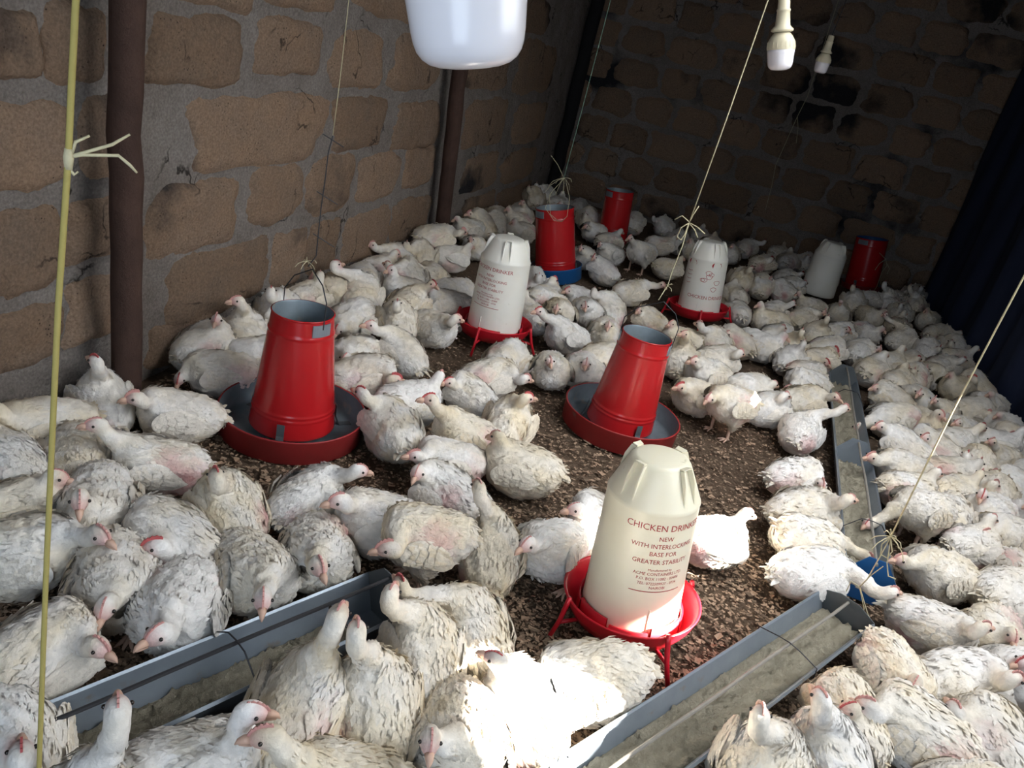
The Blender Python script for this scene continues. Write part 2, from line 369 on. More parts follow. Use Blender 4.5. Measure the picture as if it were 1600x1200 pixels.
# ------------------------------------------------------------------ tube feeders
FEED = []   # obstacles (x, y, r)
def axis_obj(name, bpx, tpx, zb=0.):
    B = fl(*bpx, zb); T = facing(*tpx, B); e = empty(name, B); tilt_to(e, T-B); return e, B, float(np.linalg.norm(T-B))
def feeder(bpx, tpx, rt, rb, rp, hp, panm, label, liner='grey', handle=True, azim=0., hz0=.035, pan_upright=True):
    e, B, h = axis_obj('tube_feeder', bpx, tpx); tag(e, label, 'feeder', 'hanging poultry feeders')
    up = hz0; R_ = lambda z: rb+(rt-rb)*((z-up)/(h-up))
    prof = []
    for z in np.linspace(up, h, 110):
        bead = .0022*sum(math.exp(-((z-c)/.004)**2) for c in (up+.055, up+.068, h-.05)); prof.append((R_(z)+bead, z))
    prof = [(rb-.003, up-.004)]+prof+[(rt+.003, h+.002), (rt-.001, h+.004)]
    tb = MB().lathe(prof, 48).build('tube', 'red', e, True)
    MB().lathe([(rt-.001, h+.003), (rt-.004, h-.002), (R_(h*.5)-.004, h*.5), (rb-.005, up), (0, up+.002)], 48).build('inner_lining', liner, tb, True)
    seam = MB().tube([(R_(z)+.001, 0, z) for z in np.linspace(up+.004, h-.004, 8)], .0025, 5).build('seam', 'red', tb); seam.rotation_euler.z = azim+2.2
    if rp:
        pn = MB().lathe([(rp-.012, .0), (rp-.002, .008), (rp, hp-.006), (rp+.003, hp-.002), (rp+.001, hp+.002), (rp-.003, hp)], 56).build('pan', panm, e, True)
        MB().lathe([(rp-.003, hp), (rp-.005, .016), (rp-.02, .010), (.03, .016), (0, .030)], 56).build('pan_lining', 'grey', pn, True)
        for k in range(3):
            a = azim+k*2*math.pi/3; g = MB()
            pts = [(rb+.003, up+.05), (rb+.004, up+.012), (rb+.018, .013), (rp*.62+.4*rb, .012)]
            for (r0, z0), (r1, z1) in zip(pts[:-1], pts[1:]):
                d = Vector((r1-r0, 0, z1-z0)); g.prism([(r0, -.011, z0), (r0, .011, z0), (r1, .011, z1), (r1, -.011, z1)], (.002, 0, .001))
            s = g.build('bracket', 'plate', e); s.rotation_euler.z = a
    for k in range(2):
        a = azim+math.pi*k+.9; g = MB()
        for i in range(8):
            t0, t1 = -.34+.085*i, -.34+.085*(i+1); r = rt+.003
            g.prism([(r*math.cos(t0), r*math.sin(t0), h-.042), (r*math.cos(t1), r*math.sin(t1), h-.042), (r*math.cos(t1), r*math.sin(t1), h-.006), (r*math.cos(t0), r*math.sin(t0), h-.006)], (.003, 0, 0))
        s = g.build('lug', 'zinc', tb); s.rotation_euler.z = a
    if handle:
        a = azim+.9; ca, sa = math.cos(a), math.sin(a); r = rt+.006
        pts = [(r*ca, r*sa, h-.02), (r*ca*1.02, r*sa*1.02, h+.06), (r*.75*ca, r*.75*sa, h+.105), (0.02*ca, .02*sa, h+.135),
               (-r*.6*ca, -r*.6*sa, h+.09), (-r*ca, -r*sa, h+.04), (-r*ca, -r*sa, h-.02)]
        MB().tube(pts, .0018, 6).build('wire_handle', 'wire', e)
    FEED.append((B[0], B[1], (rp or rb)+.005))
    return e, B, h
F1, B1, h1 = feeder((455, 672), (474, 487), .088, .127, .215, .080, 'redpan', 'red tube feeder with wide red pan, leftmost in the pen', azim=-1.3)
F2, B2, h2 = feeder((964, 670), (1011, 524), .089, .126, .215, .082, 'redpan', 'red tube feeder with grey-lined pan, behind the foreground drinker', azim=-.9)
F3, B3, h3 = feeder((868, 436), (867, 325), .108, .118, .152, .085, 'blue', 'red cylinder feeder standing in a blue pan', handle=False, hz0=.05)
F4, B4, h4 = feeder((955, 378), (969, 298), .100, .108, .135, .05, 'redpan', 'red feeder near the far corner of the stone walls', handle=False)
F5, B5, h5 = feeder((1344, 452), (1363, 373), .118, .125, .15, .05, 'redpan', 'red feeder with blue rim behind the farthest drinker', liner='blue', handle=False)

# ------------------------------------------------------------------ drinkers
def wrap_text(lines, r0, parent, name, zc, az, conv):
    """flat lettering bent round the bottle: lines = [(text, size, dz)]"""
    for txt, size, dz in lines:
        cu = bpy.data.curves.new('txt', 'FONT'); cu.body = txt; cu.size = size; cu.align_x = 'CENTER'; cu.resolution_u = 2; cu.extrude = 0
        t = bpy.data.objects.new('txt', cu); COL.objects.link(t); dg = bpy.context.evaluated_depsgraph_get()
        me = bpy.data.meshes.new_from_object(t.evaluated_get(dg)); bpy.data.objects.remove(t)
        bmx = bmesh.new(); bmx.from_mesh(me); bmesh.ops.subdivide_edges(bmx, edges=[e for e in bmx.edges if e.calc_length() > .006], cuts=1)
        for v in bmx.verts:
            z = zc+dz+v.co.y; r = conv(z)+.0006; a = az+v.co.x/r; v.co = Vector((r*math.cos(a), r*math.sin(a), z))
        bmx.to_mesh(me); bmx.free(); me.materials.clear(); me.materials.append(M['ink']); o = link(name, me, parent)
def drinker(bpx, tpx, label, style=0, base=True, az=0., sc=1., pm='plastic'):
    e, B, h = axis_obj('poultry_drinker', bpx, tpx); tag(e, label, 'drinker', 'white and red poultry drinkers')
    zb = .075; rB, rS = .116*sc, .105*sc; zs = h*.80
    conv = lambda z: rB+(rS-rB)*(z-zb)/(zs-zb)
    prof = [(rB-.004, zb), (rB, zb+.004)]+[(conv(z), z) for z in np.linspace(zb+.02, zs, 8)]
    prof += [(rS+.001, zs+.004), (rS-.002, zs+.010), (rS*.82, zs+(h-zs)*.50), (rS*.66, h-.012), (rS*.60, h-.004), (rS*.50, h), (0, h-.001)]
    bt = MB().lathe(prof, 56).build('bottle', pm, e, True)
    for k in range(4):                      # pairs of fins round the shoulder that form the hanging lugs
        a = az+.5+k*math.pi/2
        for da in (-.17, .17):
            c, s = math.cos(a+da), math.sin(a+da); n_ = Vector((-s, c, 0))*.0035
            poly = [(rS*.95, zs+.016), (rS*.86, zs+(h-zs)*.70), (rS*.74, h-.002), (rS*.58, h-.006), (rS*.80, zs+(h-zs)*.48)]
            MB().prism([Vector((r*c, r*s, z))-n_*.5 for r, z in poly], n_).build('lug_fin', pm, bt)
        g = MB(); poly = [(rS*.80, h+.001), (rS*.62, h-.001)]
        c0, s0, c1, s1 = math.cos(a-.17), math.sin(a-.17), math.cos(a+.17), math.sin(a+.17)
        g.prism([(rS*.72*c0, rS*.72*s0, h-.001), (rS*.72*c1, rS*.72*s1, h-.001), (rS*.60*c1, rS*.60*s1, h-.004), (rS*.60*c0, rS*.60*s0, h-.004)], (0, 0, .003)); g.build('lug_bridge', pm, bt)
    MB().tube([(conv(z)*math.cos(az-.05)*1.005, conv(z)*math.sin(az-.05)*1.005, z) for z in (zb+.012, zb+.04, zb+.075)], .0016, 5).build('mould_rib', pm, bt)
    if base:
        rp = .160*sc
        bo = MB().lathe([(0, .048), (rp*.55, .046), (rp*.86, .055), (rp*.97, .085), (rp+.003, .108), (rp+.005, .112), (rp+.002, .114), (rp-.003, .110), (rp*.93, .086), (rp*.82, .062), (rp*.5, .055), (0, .055)], 56).build('bowl', 'redplastic', e, True)
        for k in range(8):
            a0 = az+k*math.pi/4; hh = .018 if k % 2 else .030
            MB().lathe([(rB+.012, .056), (rB+.010, zb+hh), (rB+.004, zb+hh), (rB+.004, .056)], 6, a0+.03, a0+math.pi/4-.03).build('locking_tab', 'redplastic', bo, True)
        for k in range(4):
            a = az+.15+k*math.pi/2; c, s = math.cos(a), math.sin(a)
            L_ = MB().tube([((rp+.006)*c, (rp+.006)*s, .122), ((rp+.010)*c, (rp+.010)*s, .105), ((rp+.022)*c, (rp+.022)*s, .060), ((rp+.048)*c, (rp+.048)*s, .003)], [.006, .0065, .006, .0055], 7)
            L_.tube([((rp*.80)*c, (rp*.80)*s, .055), ((rp+.022)*c, (rp+.022)*s, .055)], .005, 6).build('leg', 'redplastic', e, True)
    if style == 1:
        wrap_text([('CHICKEN DRINKER', .0215, .090), ('NEW', .015, .066), ('WITH INTERLOCKING', .0150, .047), ('BASE FOR', .015, .028), ('GREATER STABILITY', .0150, .008),
                   ('Manufactured by', .0085, -.010), ('ACME CONTAINERS LTD.', .0105, -.021), ('P.O. BOX 11082 - 00400', .0100, -.033), ('TEL: 0722509927 - 0734', .0095, -.045), ('NAIROBI', .0098, -.056)],
                  rB, bt, 'printed_lettering', zb+(zs-zb)*.60, az, conv)
        g = MB(); z = zb+(zs-zb)*.60-.064
        for i in range(14):
            a0, a1 = az-.56+.08*i, az-.56+.08*(i+1); r = conv(z)+.0006
            g.add([(r*math.cos(a0), r*math.sin(a0), z), (r*math.cos(a1), r*math.sin(a1), z), (r*math.cos(a1), r*math.sin(a1), z+.002), (r*math.cos(a0), r*math.sin(a0), z+.002)], [(0, 1, 2, 3)])
        g.build('printed_rule', 'ink', bt)
    if style == 2:
        def strip(pts, wdt, nm, close=True):
            g = MB()
            if close: pts = pts+[pts[0]]
            for (a0, z0), (a1, z1) in zip(pts[:-1], pts[1:]):
                r = conv(z0)+.0007; dx, dz = (a1-a0)*r, z1-z0; l = math.hypot(dx, dz) or 1; nx, nz_ = -dz/l*wdt/2/r, dx/l*wdt/2
                q = [(a0-nx, z0-nz_), (a1-nx, z1-nz_), (a1+nx, z1+nz_), (a0+nx, z0+nz_)]
                g.add([(r*math.cos(a), r*math.sin(a), z) for a, z in q], [(0, 1, 2, 3)])
            return g.build(nm, 'ink', bt)
        wrap_text([('CHICKEN DRINKER', .026, -.060)], rB, bt, 'printed_lettering', zb+(zs-zb)*.52, az+.35, conv)
        zc = zb+(zs-zb)*.52
        for aa in (az-.78, az+.55):
            g = MB(); poly = [(-.030, 0), (-.022, .014), (.022, .014), (.030, 0), (.022, -.014), (-.022, -.014)]; r = conv(zc+.13)+.0007
            z0 = zc+.125
            g.add([(r*math.cos(aa+x/r), r*math.sin(aa+x/r), z0+z) for x, z in poly], [tuple(range(6))]); g.build('printed_badge', 'ink', bt)
        q = np.random.default_rng(4)
        for i in range(7):                   # small outline drawings of birds
            ca, cz = az+.30+q.uniform(-.42, .45), zc+q.uniform(-.022, .085); w_ = q.uniform(.010, .018)
            strip([(ca+w_/rB*math.cos(t)*(1+.2*math.sin(3*t)), cz+w_*.7*math.sin(t)) for t in np.linspace(0, 5.9, 12)], .0022, 'printed_drawing')
        for i in range(4):
            strip([(az-.98+.02*i, zc+.08-.022*i), (az-.80, zc+.078-.022*i), (az-.66, zc+.082-.022*i)], .0024, 'printed_line', False)
    FEED.append((B[0], B[1], .165*sc if base else .125)); return e, B, h
def face_az(B): return math.atan2(-B[1], -B[0])
D1 = drinker((766, 537), (797, 371), 'white drinker with red lettering and red base, beside the blue-pan feeder', 1, az=face_az(fl(766, 537))-.48)
D2 = drinker((1086, 505), (1113, 377), 'white drinker with red badges and drawings, below the string bow', 2, az=face_az(fl(1086, 505))+.0, sc=1.0)
D3 = drinker((1270, 474), (1305, 379), 'plain white drinker farthest back in the pen, beside the blue-rimmed feeder', 0, base=False, az=.4)
D4 = drinker((975, 985), (1034, 712), 'large yellowed drinker on a red base in the foreground', 1, az=face_az(fl(975, 985))+.55, pm='plastic_old')

# ------------------------------------------------------------------ troughs
TRO = []
def trough(A, B, wd, label, guards=(), dividers=(), zr=.095, nearplate='plate', farplate='plate', feed_lbl=None, fill=.045, feed_rng=(0, 1), rod_h=.03, rodm='rod'):
    """A near end, B far end of the axis (floor points)"""
    A = np.array(A, float); B = np.array(B, float); L_ = float(np.linalg.norm(B-A)); a = math.atan2(B[1]-A[1], B[0]-A[0])
    e = empty('feed_trough', (A[0], A[1], 0), (0, 0, a)); tag(e, label, 'trough', 'long metal feed troughs'); hw, bw, t = wd/2, wd*.27, .003
    sec = [(-hw-.004, zr-.006), (-hw, zr), (-hw+.004, zr-.004), (-bw, .012), (bw, .012), (hw-.004, zr-.004), (hw, zr), (hw+.004, zr-.006), (hw-.001, zr-.008), (bw+.004, .006), (-bw-.004, .006), (-hw+.001, zr-.008)]
    g = MB(); n_ = len(sec); g.add([(0, y, z) for y, z in sec]+[(L_, y, z) for y, z in sec], [(i, (i+1) % n_, n_+(i+1) % n_, n_+i) for i in range(n_)]); g.build('trough_shell', 'zinc', e)
    pl = [(-hw, zr), (-bw, .008), (bw, .008), (hw, zr), (.026, zr+rod_h+.010), (-.026, zr+rod_h+.010)]
    for x, m in ((0, nearplate), (L_-t, farplate)): MB().prism([(x, y, z) for y, z in pl], (t, 0, 0)).build('end_plate', m, e)
    for x in dividers: MB().prism([(x*L_, y, z) for y, z in pl], (t, 0, 0)).build('divider', 'zinc', e)
    q = np.random.default_rng(3); zt = zr+rod_h
    MB().tube([(x, q.normal()*.0012, zt+q.normal()*.001) for x in np.linspace(-.01, L_+.01, 14)], .0042, 7).build('rod', rodm, e)
    for x in guards:
        MB().tube([(x*L_-.004, -hw-.005, zr-.02), (x*L_, -hw-.003, zr+.003), (x*L_, -.03, zt+.004), (x*L_, 0, zt+.007), (x*L_, .03, zt+.003), (x*L_, hw+.003, zr+.003), (x*L_-.004, hw+.005, zr-.02)], .0016, 6).build('wire_guard', 'wire', e)
    # feed heap
    nx, ny = int(L_/.008), 18; P = []; x0, x1 = feed_rng
    for i in range(nx+1):
        for j in range(ny+1):
            x = .006+(L_-.012)*(x0+(x1-x0)*i/nx); z = fill+.007*float(vnoise([[x*8, j*.3, 1]], 3, 8)[0])+q.normal()*.0032
            if j in (0, ny): z = fill-.004
            edge = bw+(hw-bw)*(z-.012)/(zr-.016)-.001; y = -edge+2*edge*j/ny
            P.append((x, y, z))
    g = MB(); g.add(P, [(i*(ny+1)+j, i*(ny+1)+j+1, (i+1)*(ny+1)+j+1, (i+1)*(ny+1)+j) for i in range(nx) for j in range(ny)])
    fo = g.build('feed_mash', 'feed', None, True); fo.location = e.location; fo.rotation_euler = e.rotation_euler
    tag(fo, feed_lbl, 'feed', kind='stuff'); TRO.append((A, B, hw+.01)); return e
def mid(p, q, z): return (fl(*p, z)+fl(*q, z))[:2]/2
ZR = .095
lt_f = mid((603, 886), (612, 962), ZR); lt_n = mid((0, 1128), (120, 1194), ZR); dv = lt_n-lt_f; dv /= np.linalg.norm(dv)
T1 = trough(lt_f+dv*1.30, lt_f, .145, 'blue-grey metal feed trough at the lower left, mostly empty', guards=(.72,), feed_lbl='thin layer of grey feed in the lower left trough', fill=.026, feed_rng=(.25, .93), rod_h=.034, rodm='wire')
rf_f = mid((1290, 918), (1362, 976), ZR); rf_n = mid((842, 1196), (1092, 1194), ZR)
ax = rf_f-mid((866, 1180), (1150, 1148), ZR); ax = ax/np.linalg.norm(ax)
T2 = trough(rf_f-ax*1.35, rf_f, .150, 'grey metal feed trough full of mash, right of the foreground drinker', guards=(.76,), feed_lbl='thick bed of pale feed mash in the trough right of the foreground drinker', fill=.050, rod_h=.010)
rb_f = mid((1296, 582), (1340, 592), ZR); rb_n = mid((1330, 893), (1393, 907), ZR)
T3 = trough(rb_n, rb_f, .135, 'narrow grey feed trough running away along the right side, blue near plate', guards=(.13, .80), dividers=(.48,), nearplate='blue', feed_lbl='pale feed mash in the narrow right-hand trough', fill=.05, rod_h=.045)

# ------------------------------------------------------------------ bulbs
def bulb(P, axis, d, label, cordtop):
    e = empty('led_bulb', P); tag(e, label, 'bulb', 'unlit hanging bulbs'); tilt_to(e, axis); r = d/2
    MB().lathe([(0, -r*1.00), (r*.3, -r*.985), (r*.5, -r*.96), (r*.66, -r*.91), (r*.77, -r*.83), (r*.85, -r*.72), (r*.895, -r*.58), (r*.92, -r*.42), (r*.95, -r*.1), (r*.98, r*.2), (r*1.01, r*.45), (r*.9, r*.46)], 72).build('dome', 'bulbwhite', e, True)
    MB().lathe([(r*1.02, r*.44), (r*1.03, r*.62), (r*.98, r*1.0), (r*.80, r*1.35), (r*.58, r*1.62), (r*.40, r*1.70)], 40).build('heat_sink', 'bulbbase', e, True)
    MB().lathe([(r*.62, r*1.66), (r*.80, r*1.74), (r*.80, r*1.86), (r*.55, r*2.1), (r*.50, r*2.6), (r*.46, r*3.05), (r*.50, r*3.1), (r*.50, r*3.22), (r*.44, r*3.26), (r*.42, r*3.9), (r*.36, r*4.0), (0, r*4.0)], 32).build('lamp_holder', 'bulbbase', e, True)
    for k in range(20):
        a = k*math.pi/10; c, s = math.cos(a), math.sin(a)
        MB().prism([(r*1.02*c-.0004*s, r*1.02*s, r*.55), (r*1.05*c, r*1.05*s, r*.62), (r*1.0*c, r*1.0*s, r*1.0), (r*.97*c, r*.97*s, r*1.0)], (-s*.0012, c*.0012, 0)).build('fin', 'bulbbase', e)
    ax_ = Vector(map(float, axis)).normalized(); T = Vector(map(float, P))+ax_*r*3.98
    inv = (Matrix.Translation(e.location)@Vector((0, 0, 1)).rotation_difference(ax_).to_matrix().to_4x4()).inverted()
    c = MB().tube([inv@T, inv@(T+(Vector(cordtop)-T)*.08+Vector((.002, 0, 0))), inv@Vector(cordtop)], .0018, 6).build('cord', 'wire', e)
    return e
P = CAM+ray(729, 2)*.50; bulb(P, facing(722, -130, P)-P, .0715, 'big white bulb hanging close above, cut by the top edge', (P[0]-.02, P[1], ZC))
P = CAM+ray(1219.5, 88)*2.45; bulb(P, facing(1224, 22, P)-P, .072, 'white bulb with cream holder, nearer of the two at upper right', (*facing(1228, -10, P)[:2]+np.array([.01, 0]), ZC))
P = CAM+ray(1284, 103)*4.5; bulb(P, facing(1295.5, 68, P)-P, .070, 'small white bulb with cream holder, farther of the two at upper right', (*facing(1312, 0, P)[:2]+np.array([.05, 0]), ZC))

# ------------------------------------------------------------------ strings
def hang(P, top, extra=.0):
    """continue from P through top up to the roof"""
    P = np.array(P); T = np.array(top); return P+(T-P)*((ZC-P[2])/(T[2]-P[2]))
def frays(e, C, n_, ln, r, m, seed, up=0., spread=1., name='loose_strand'):
    q = np.random.default_rng(seed)
    for i in range(n_):
        d = q.normal(size=3)*[spread, spread, .7]; d[2] += up; d /= np.linalg.norm(d); s = np.array([0, 0, -1.])
        L_ = ln*q.uniform(.5, 1.2); MB().tube([C, C+d*L_*.4, C+d*L_*.8+s*L_*.1, C+d*L_+s*L_*.35], r, 5).build(name, m, e)
def loop(e, C, a, b_, r, m, name='loop'):
    C, a, b_ = map(np.array, (C, a, b_)); MB().tube([C+a*(1-math.cos(t))/2*2*.5+b_*math.sin(t) for t in np.linspace(0, 2*math.pi, 16)], r, 5).build(name, m, e)
def string(pts, r, m, label, cat='string'):
    e = empty('hanging_string', pts[-1]); e.location = (0, 0, 0); tag(e, label, cat); MB().tube(pts, r, 7).build('line', m, e, True); return e
RX = np.array([RC[0, 0], RC[1, 0], 0]); RX /= np.linalg.norm(RX)     # camera's horizontal right
# left foreground yellow string with its knot
hv = ray(90, 620); hv = hv*[1, 1, 0]; hv /= np.linalg.norm(hv); Q = CAM*[1, 1, 0]+hv*.62
a, k_, b_ = facing(119, -5, Q), facing(107, 246, Q), facing(61, 1205, Q)
s1 = string([hang(k_, a), a, facing(112, 130, Q), k_, facing(91, 480, Q), facing(72, 900, Q), b_, np.array([b_[0]-.012, b_[1], .06])], .0023, 'twine_y', 'taut yellow string with a tied knot, hanging in the left foreground')
MB().tube([k_+[0, 0, .006], k_, k_-[0, 0, .008]], [.0025, .0034, .0025], 8).build('knot', 'twine', s1, True)
for pts in ([(107, 246), (128, 242), (185, 243), (203, 258), (214, 270)], [(108, 245), (140, 236), (175, 226), (203, 210)], [(107, 262), (116, 273), (122, 268)], [(112, 240), (118, 222), (140, 212)]):
    MB().tube([facing(*p, Q) for p in pts], [.0012]*(len(pts)-1)+[.0008], 6).build('loose_end', 'twine', s1, True)
# string of the leftmost feeder
top1 = np.array(F1.matrix_basis@Vector((0, 0, h1+.135)))
tp = facing(493, 408, top1)
s2 = string([hang(facing(520, 200, top1), facing(545, 0, top1)), facing(545, 0, top1), facing(533, 110, top1), facing(520, 212, top1)], .0010, 'twine', 'thin pale string and twisted wire above the leftmost red feeder')
MB().tube([facing(520, 212, top1), facing(513, 238, top1), facing(508, 280, top1), facing(501, 330, top1), facing(494, 400, top1), top1], .0016, 6).build('twisted_wire', 'wire', s2)
for x, y in ((515, 216), (506, 306), (500, 372)): MB().tube([facing(x-11, y-7, top1), facing(x, y, top1), facing(x+22, y+14, top1)], .0014, 5).build('wire_end', 'wire', s2)
frays(s2, facing(480, 408, top1), 7, .05, .0008, 'straw', 5)
# green string of the blue-pan feeder
Q3 = np.array(F3.matrix_basis@Vector((0, 0, h3)))
kn = facing(881, 278, Q3); s3 = string([hang(kn, facing(954, 0, Q3)), facing(954, 0, Q3), facing(915, 150, Q3), kn], .0018, 'twine_g', 'thin green string with a frayed tuft above the blue-pan feeder')
frays(s3, kn, 9, .10, .0014, 'straw', 8, up=-.4); MB().tube([kn, facing(872, 258, Q3), facing(861, 243, Q3)], .0015, 5).build('loose_strand', 'straw', s3)
rim = np.array(F3.matrix_basis@Vector((.1, 0, h3))); rim2 = np.array(F3.matrix_basis@Vector((-.1, 0, h3)))
for pts in ([(880, 280), (862, 300), (852, 325), (866, 345), (878, 346), (886, 338), (890, 310), (884, 282)], [(880, 280), (858, 305), (860, 335), (872, 345)]):
    QQ = Q3*[1, 1, 0]; QQ = QQ-QQ/np.linalg.norm(QQ)*.15; MB().tube([facing(*p, QQ) for p in pts], .0014, 5).build('loop', 'straw', s3, True)
# cream string with bow, down to the wires of the second feeder
top2 = np.array(F2.matrix_basis@Vector((0, 0, h2+.135))); Q4 = top2
bw_ = facing(1077, 348, Q4); j4 = facing(1043, 447, Q4)
s4 = string([hang(bw_, facing(1200, 0, Q4)), facing(1200, 0, Q4), facing(1138, 178, Q4), bw_], .0021, 'twine', 'cream string tied in a bow, holding the red feeder behind the foreground drinker')
MB().tube([bw_, facing(1066, 385, Q4), facing(1052, 420, Q4), j4, top2], .0017, 6).build('tail_line', 'straw', s4)
for pts in ([(1077, 348), (1064, 356), (1058, 370), (1064, 375), (1070, 366), (1076, 350)], [(1077, 348), (1090, 355), (1101, 365)], [(1077, 349), (1086, 360), (1090, 371)], [(1077, 347), (1066, 337), (1054, 343)], [(1077, 348), (1083, 336), (1092, 322)]):
    MB().tube([facing(*p, Q4) for p in pts], .0019, 6).build('bow_loop', 'twine', s4, True)
frays(s4, j4, 5, .035, .0012, 'straw', 3)
# right foreground string holding the troughs
Q5 = np.array([*rf_f, .16]); kn5 = facing(1392, 838, Q5)
s5 = string([hang(kn5, facing(1600, 432, Q5)), facing(1600, 432, Q5), facing(1490, 640, Q5), kn5], .0021, 'twine', 'taut cream string with a frayed knot above the right troughs')
frays(s5, kn5, 8, .05, .0012, 'twine', 12)
for pts in ([(1392, 838), (1378, 850), (1376, 866), (1386, 872), (1394, 862), (1392, 842)], [(1391, 840), (1372, 875), (1355, 905), (1343, 917)], [(1392, 842), (1386, 880), (1388, 900), (1400, 905)]):
    MB().tube([facing(*p, Q5) for p in pts], .0016, 6).build('loop', 'twine', s5, True)
e5 = facing(1343, 917, Q5)
for pts in ([(1343, 917), (1350, 950), (1346, 985)], [(1343, 915), (1356, 960), (1370, 985)], [(1343, 917), (1330, 908), (1322, 924)], [(1343, 917), (1362, 898), (1380, 885)]):
    MB().tube([facing(*p, Q5) for p in pts], .0013, 5).build('loose_strand', 'twine', s5, True)
# thin string hanging before the back wall
Q6 = fl(1195, 420)*1.0
s6 = string([hang(facing(1250, 170, Q6), facing(1310, 0, Q6)), facing(1310, 0, Q6), facing(1262, 150, Q6), facing(1246, 182, Q6), facing(1212, 258, Q6), facing(1206, 290, Q6), facing(1196, 328, Q6)], .0020, 'straw', 'thin dangling string in front of the dark back wall')
MB().tube([facing(1246, 182, Q6), facing(1247, 200, Q6), facing(1244, 224, Q6)], .0018, 5).build('loose_end', 'straw', s6)
Q7 = np.array(F5.matrix_basis@Vector((0, 0, h5*.8)))
s7 = empty('frayed_string', (0, 0, 0)); tag(s7, 'frayed pale string dangling on the blue-rimmed feeder', 'string')
QQ = Q7-np.array([Q7[0], Q7[1], 0])/np.linalg.norm(Q7[:2])*.15
MB().tube([facing(*p, QQ) for p in ((1374, 395), (1384, 405), (1386, 415), (1378, 425), (1370, 448), (1363, 458))], .002, 5).build('line', 'straw', s7)
for pts in ([(1384, 405), (1374, 412), (1367, 422)], [(1386, 412), (1390, 420), (1386, 428)]): MB().tube([facing(*p, QQ) for p in pts], .0018, 5).build('loose_strand', 'straw', s7)

# ------------------------------------------------------------------ wood shavings
m = mat('wood_chip', (.46, .30, .18), .95); nt = m.node_tree
at = nt.nodes.new('ShaderNodeAttribute'); at.attribute_name = 'Col'; nt.links.new(at.outputs['Color'], nt.nodes['Principled BSDF'].inputs['Base Color'])
q = np.random.default_rng(21); NC = 85000
px = q.uniform(-40, 1640, NC*3); py = q.uniform(300, 1240, NC*3)
V_ = np.stack([px-800, py-600, np.full_like(px, F)], 1)@RC.T; ok = V_[:, 2] < -.02
t = -H/V_[:, 2]; PX, PY = V_[:, 0]*t, V_[:, 1]*t; ok &= (PX > XL+.05) & (PX < XR-.1) & (PY < YB-.05) & (PY > .3)
PX, PY = PX[ok][:NC], PY[ok][:NC]; n_ = len(PX); ln = q.gamma(2.6, .0024, n_)+.0025; wd = ln*q.uniform(.25, .8, n_); a = q.uniform(0, 6.28, n_); tl = q.normal(0, .28, (n_, 2))
V = np.zeros((n_, 5, 3))
for k, (u, v, hh) in enumerate(((-1, -1, 0), (1, -.7, 0), (.9, 1, 0), (-.8, .9, 0), (0, 0, .0014))):
    lx, ly = u*ln/2, v*wd/2
    V[:, k, 0] = PX+lx*np.cos(a)-ly*np.sin(a); V[:, k, 1] = PY+lx*np.sin(a)+ly*np.cos(a)
    V[:, k, 2] = .003+np.abs(lx*tl[:, 0]+ly*tl[:, 1])+hh+q.uniform(0, .002, n_)
me = bpy.data.meshes.new('wood_shavings'); idx = np.arange(n_)[:, None]*5
Fc = np.concatenate([idx+np.array(f)[None] for f in ((0, 1, 4), (1, 2, 4), (2, 3, 4), (3, 0, 4))]); me.from_pydata(V.reshape(-1, 3).tolist(), [], Fc.tolist())
ca = me.color_attributes.new('Col', 'FLOAT_COLOR', 'POINT'); tone = q.uniform(.35, 1.2, n_)**1.2; base = np.array([.34, .225, .15]); pale = q.uniform(0, .5, n_)
cc = (base[None]+(np.array([.38, .29, .2])-base)[None]*pale[:, None])*tone[:, None]; cc = np.concatenate([cc, np.ones((n_, 1))], 1)
ca.data.foreach_set('color', np.repeat(cc, 5, 0).astype(np.float32).ravel()); me.materials.append(m)
tag(link('wood_shavings', me), 'loose wood shavings scattered over the brown floor', 'wood shavings', kind='stuff')
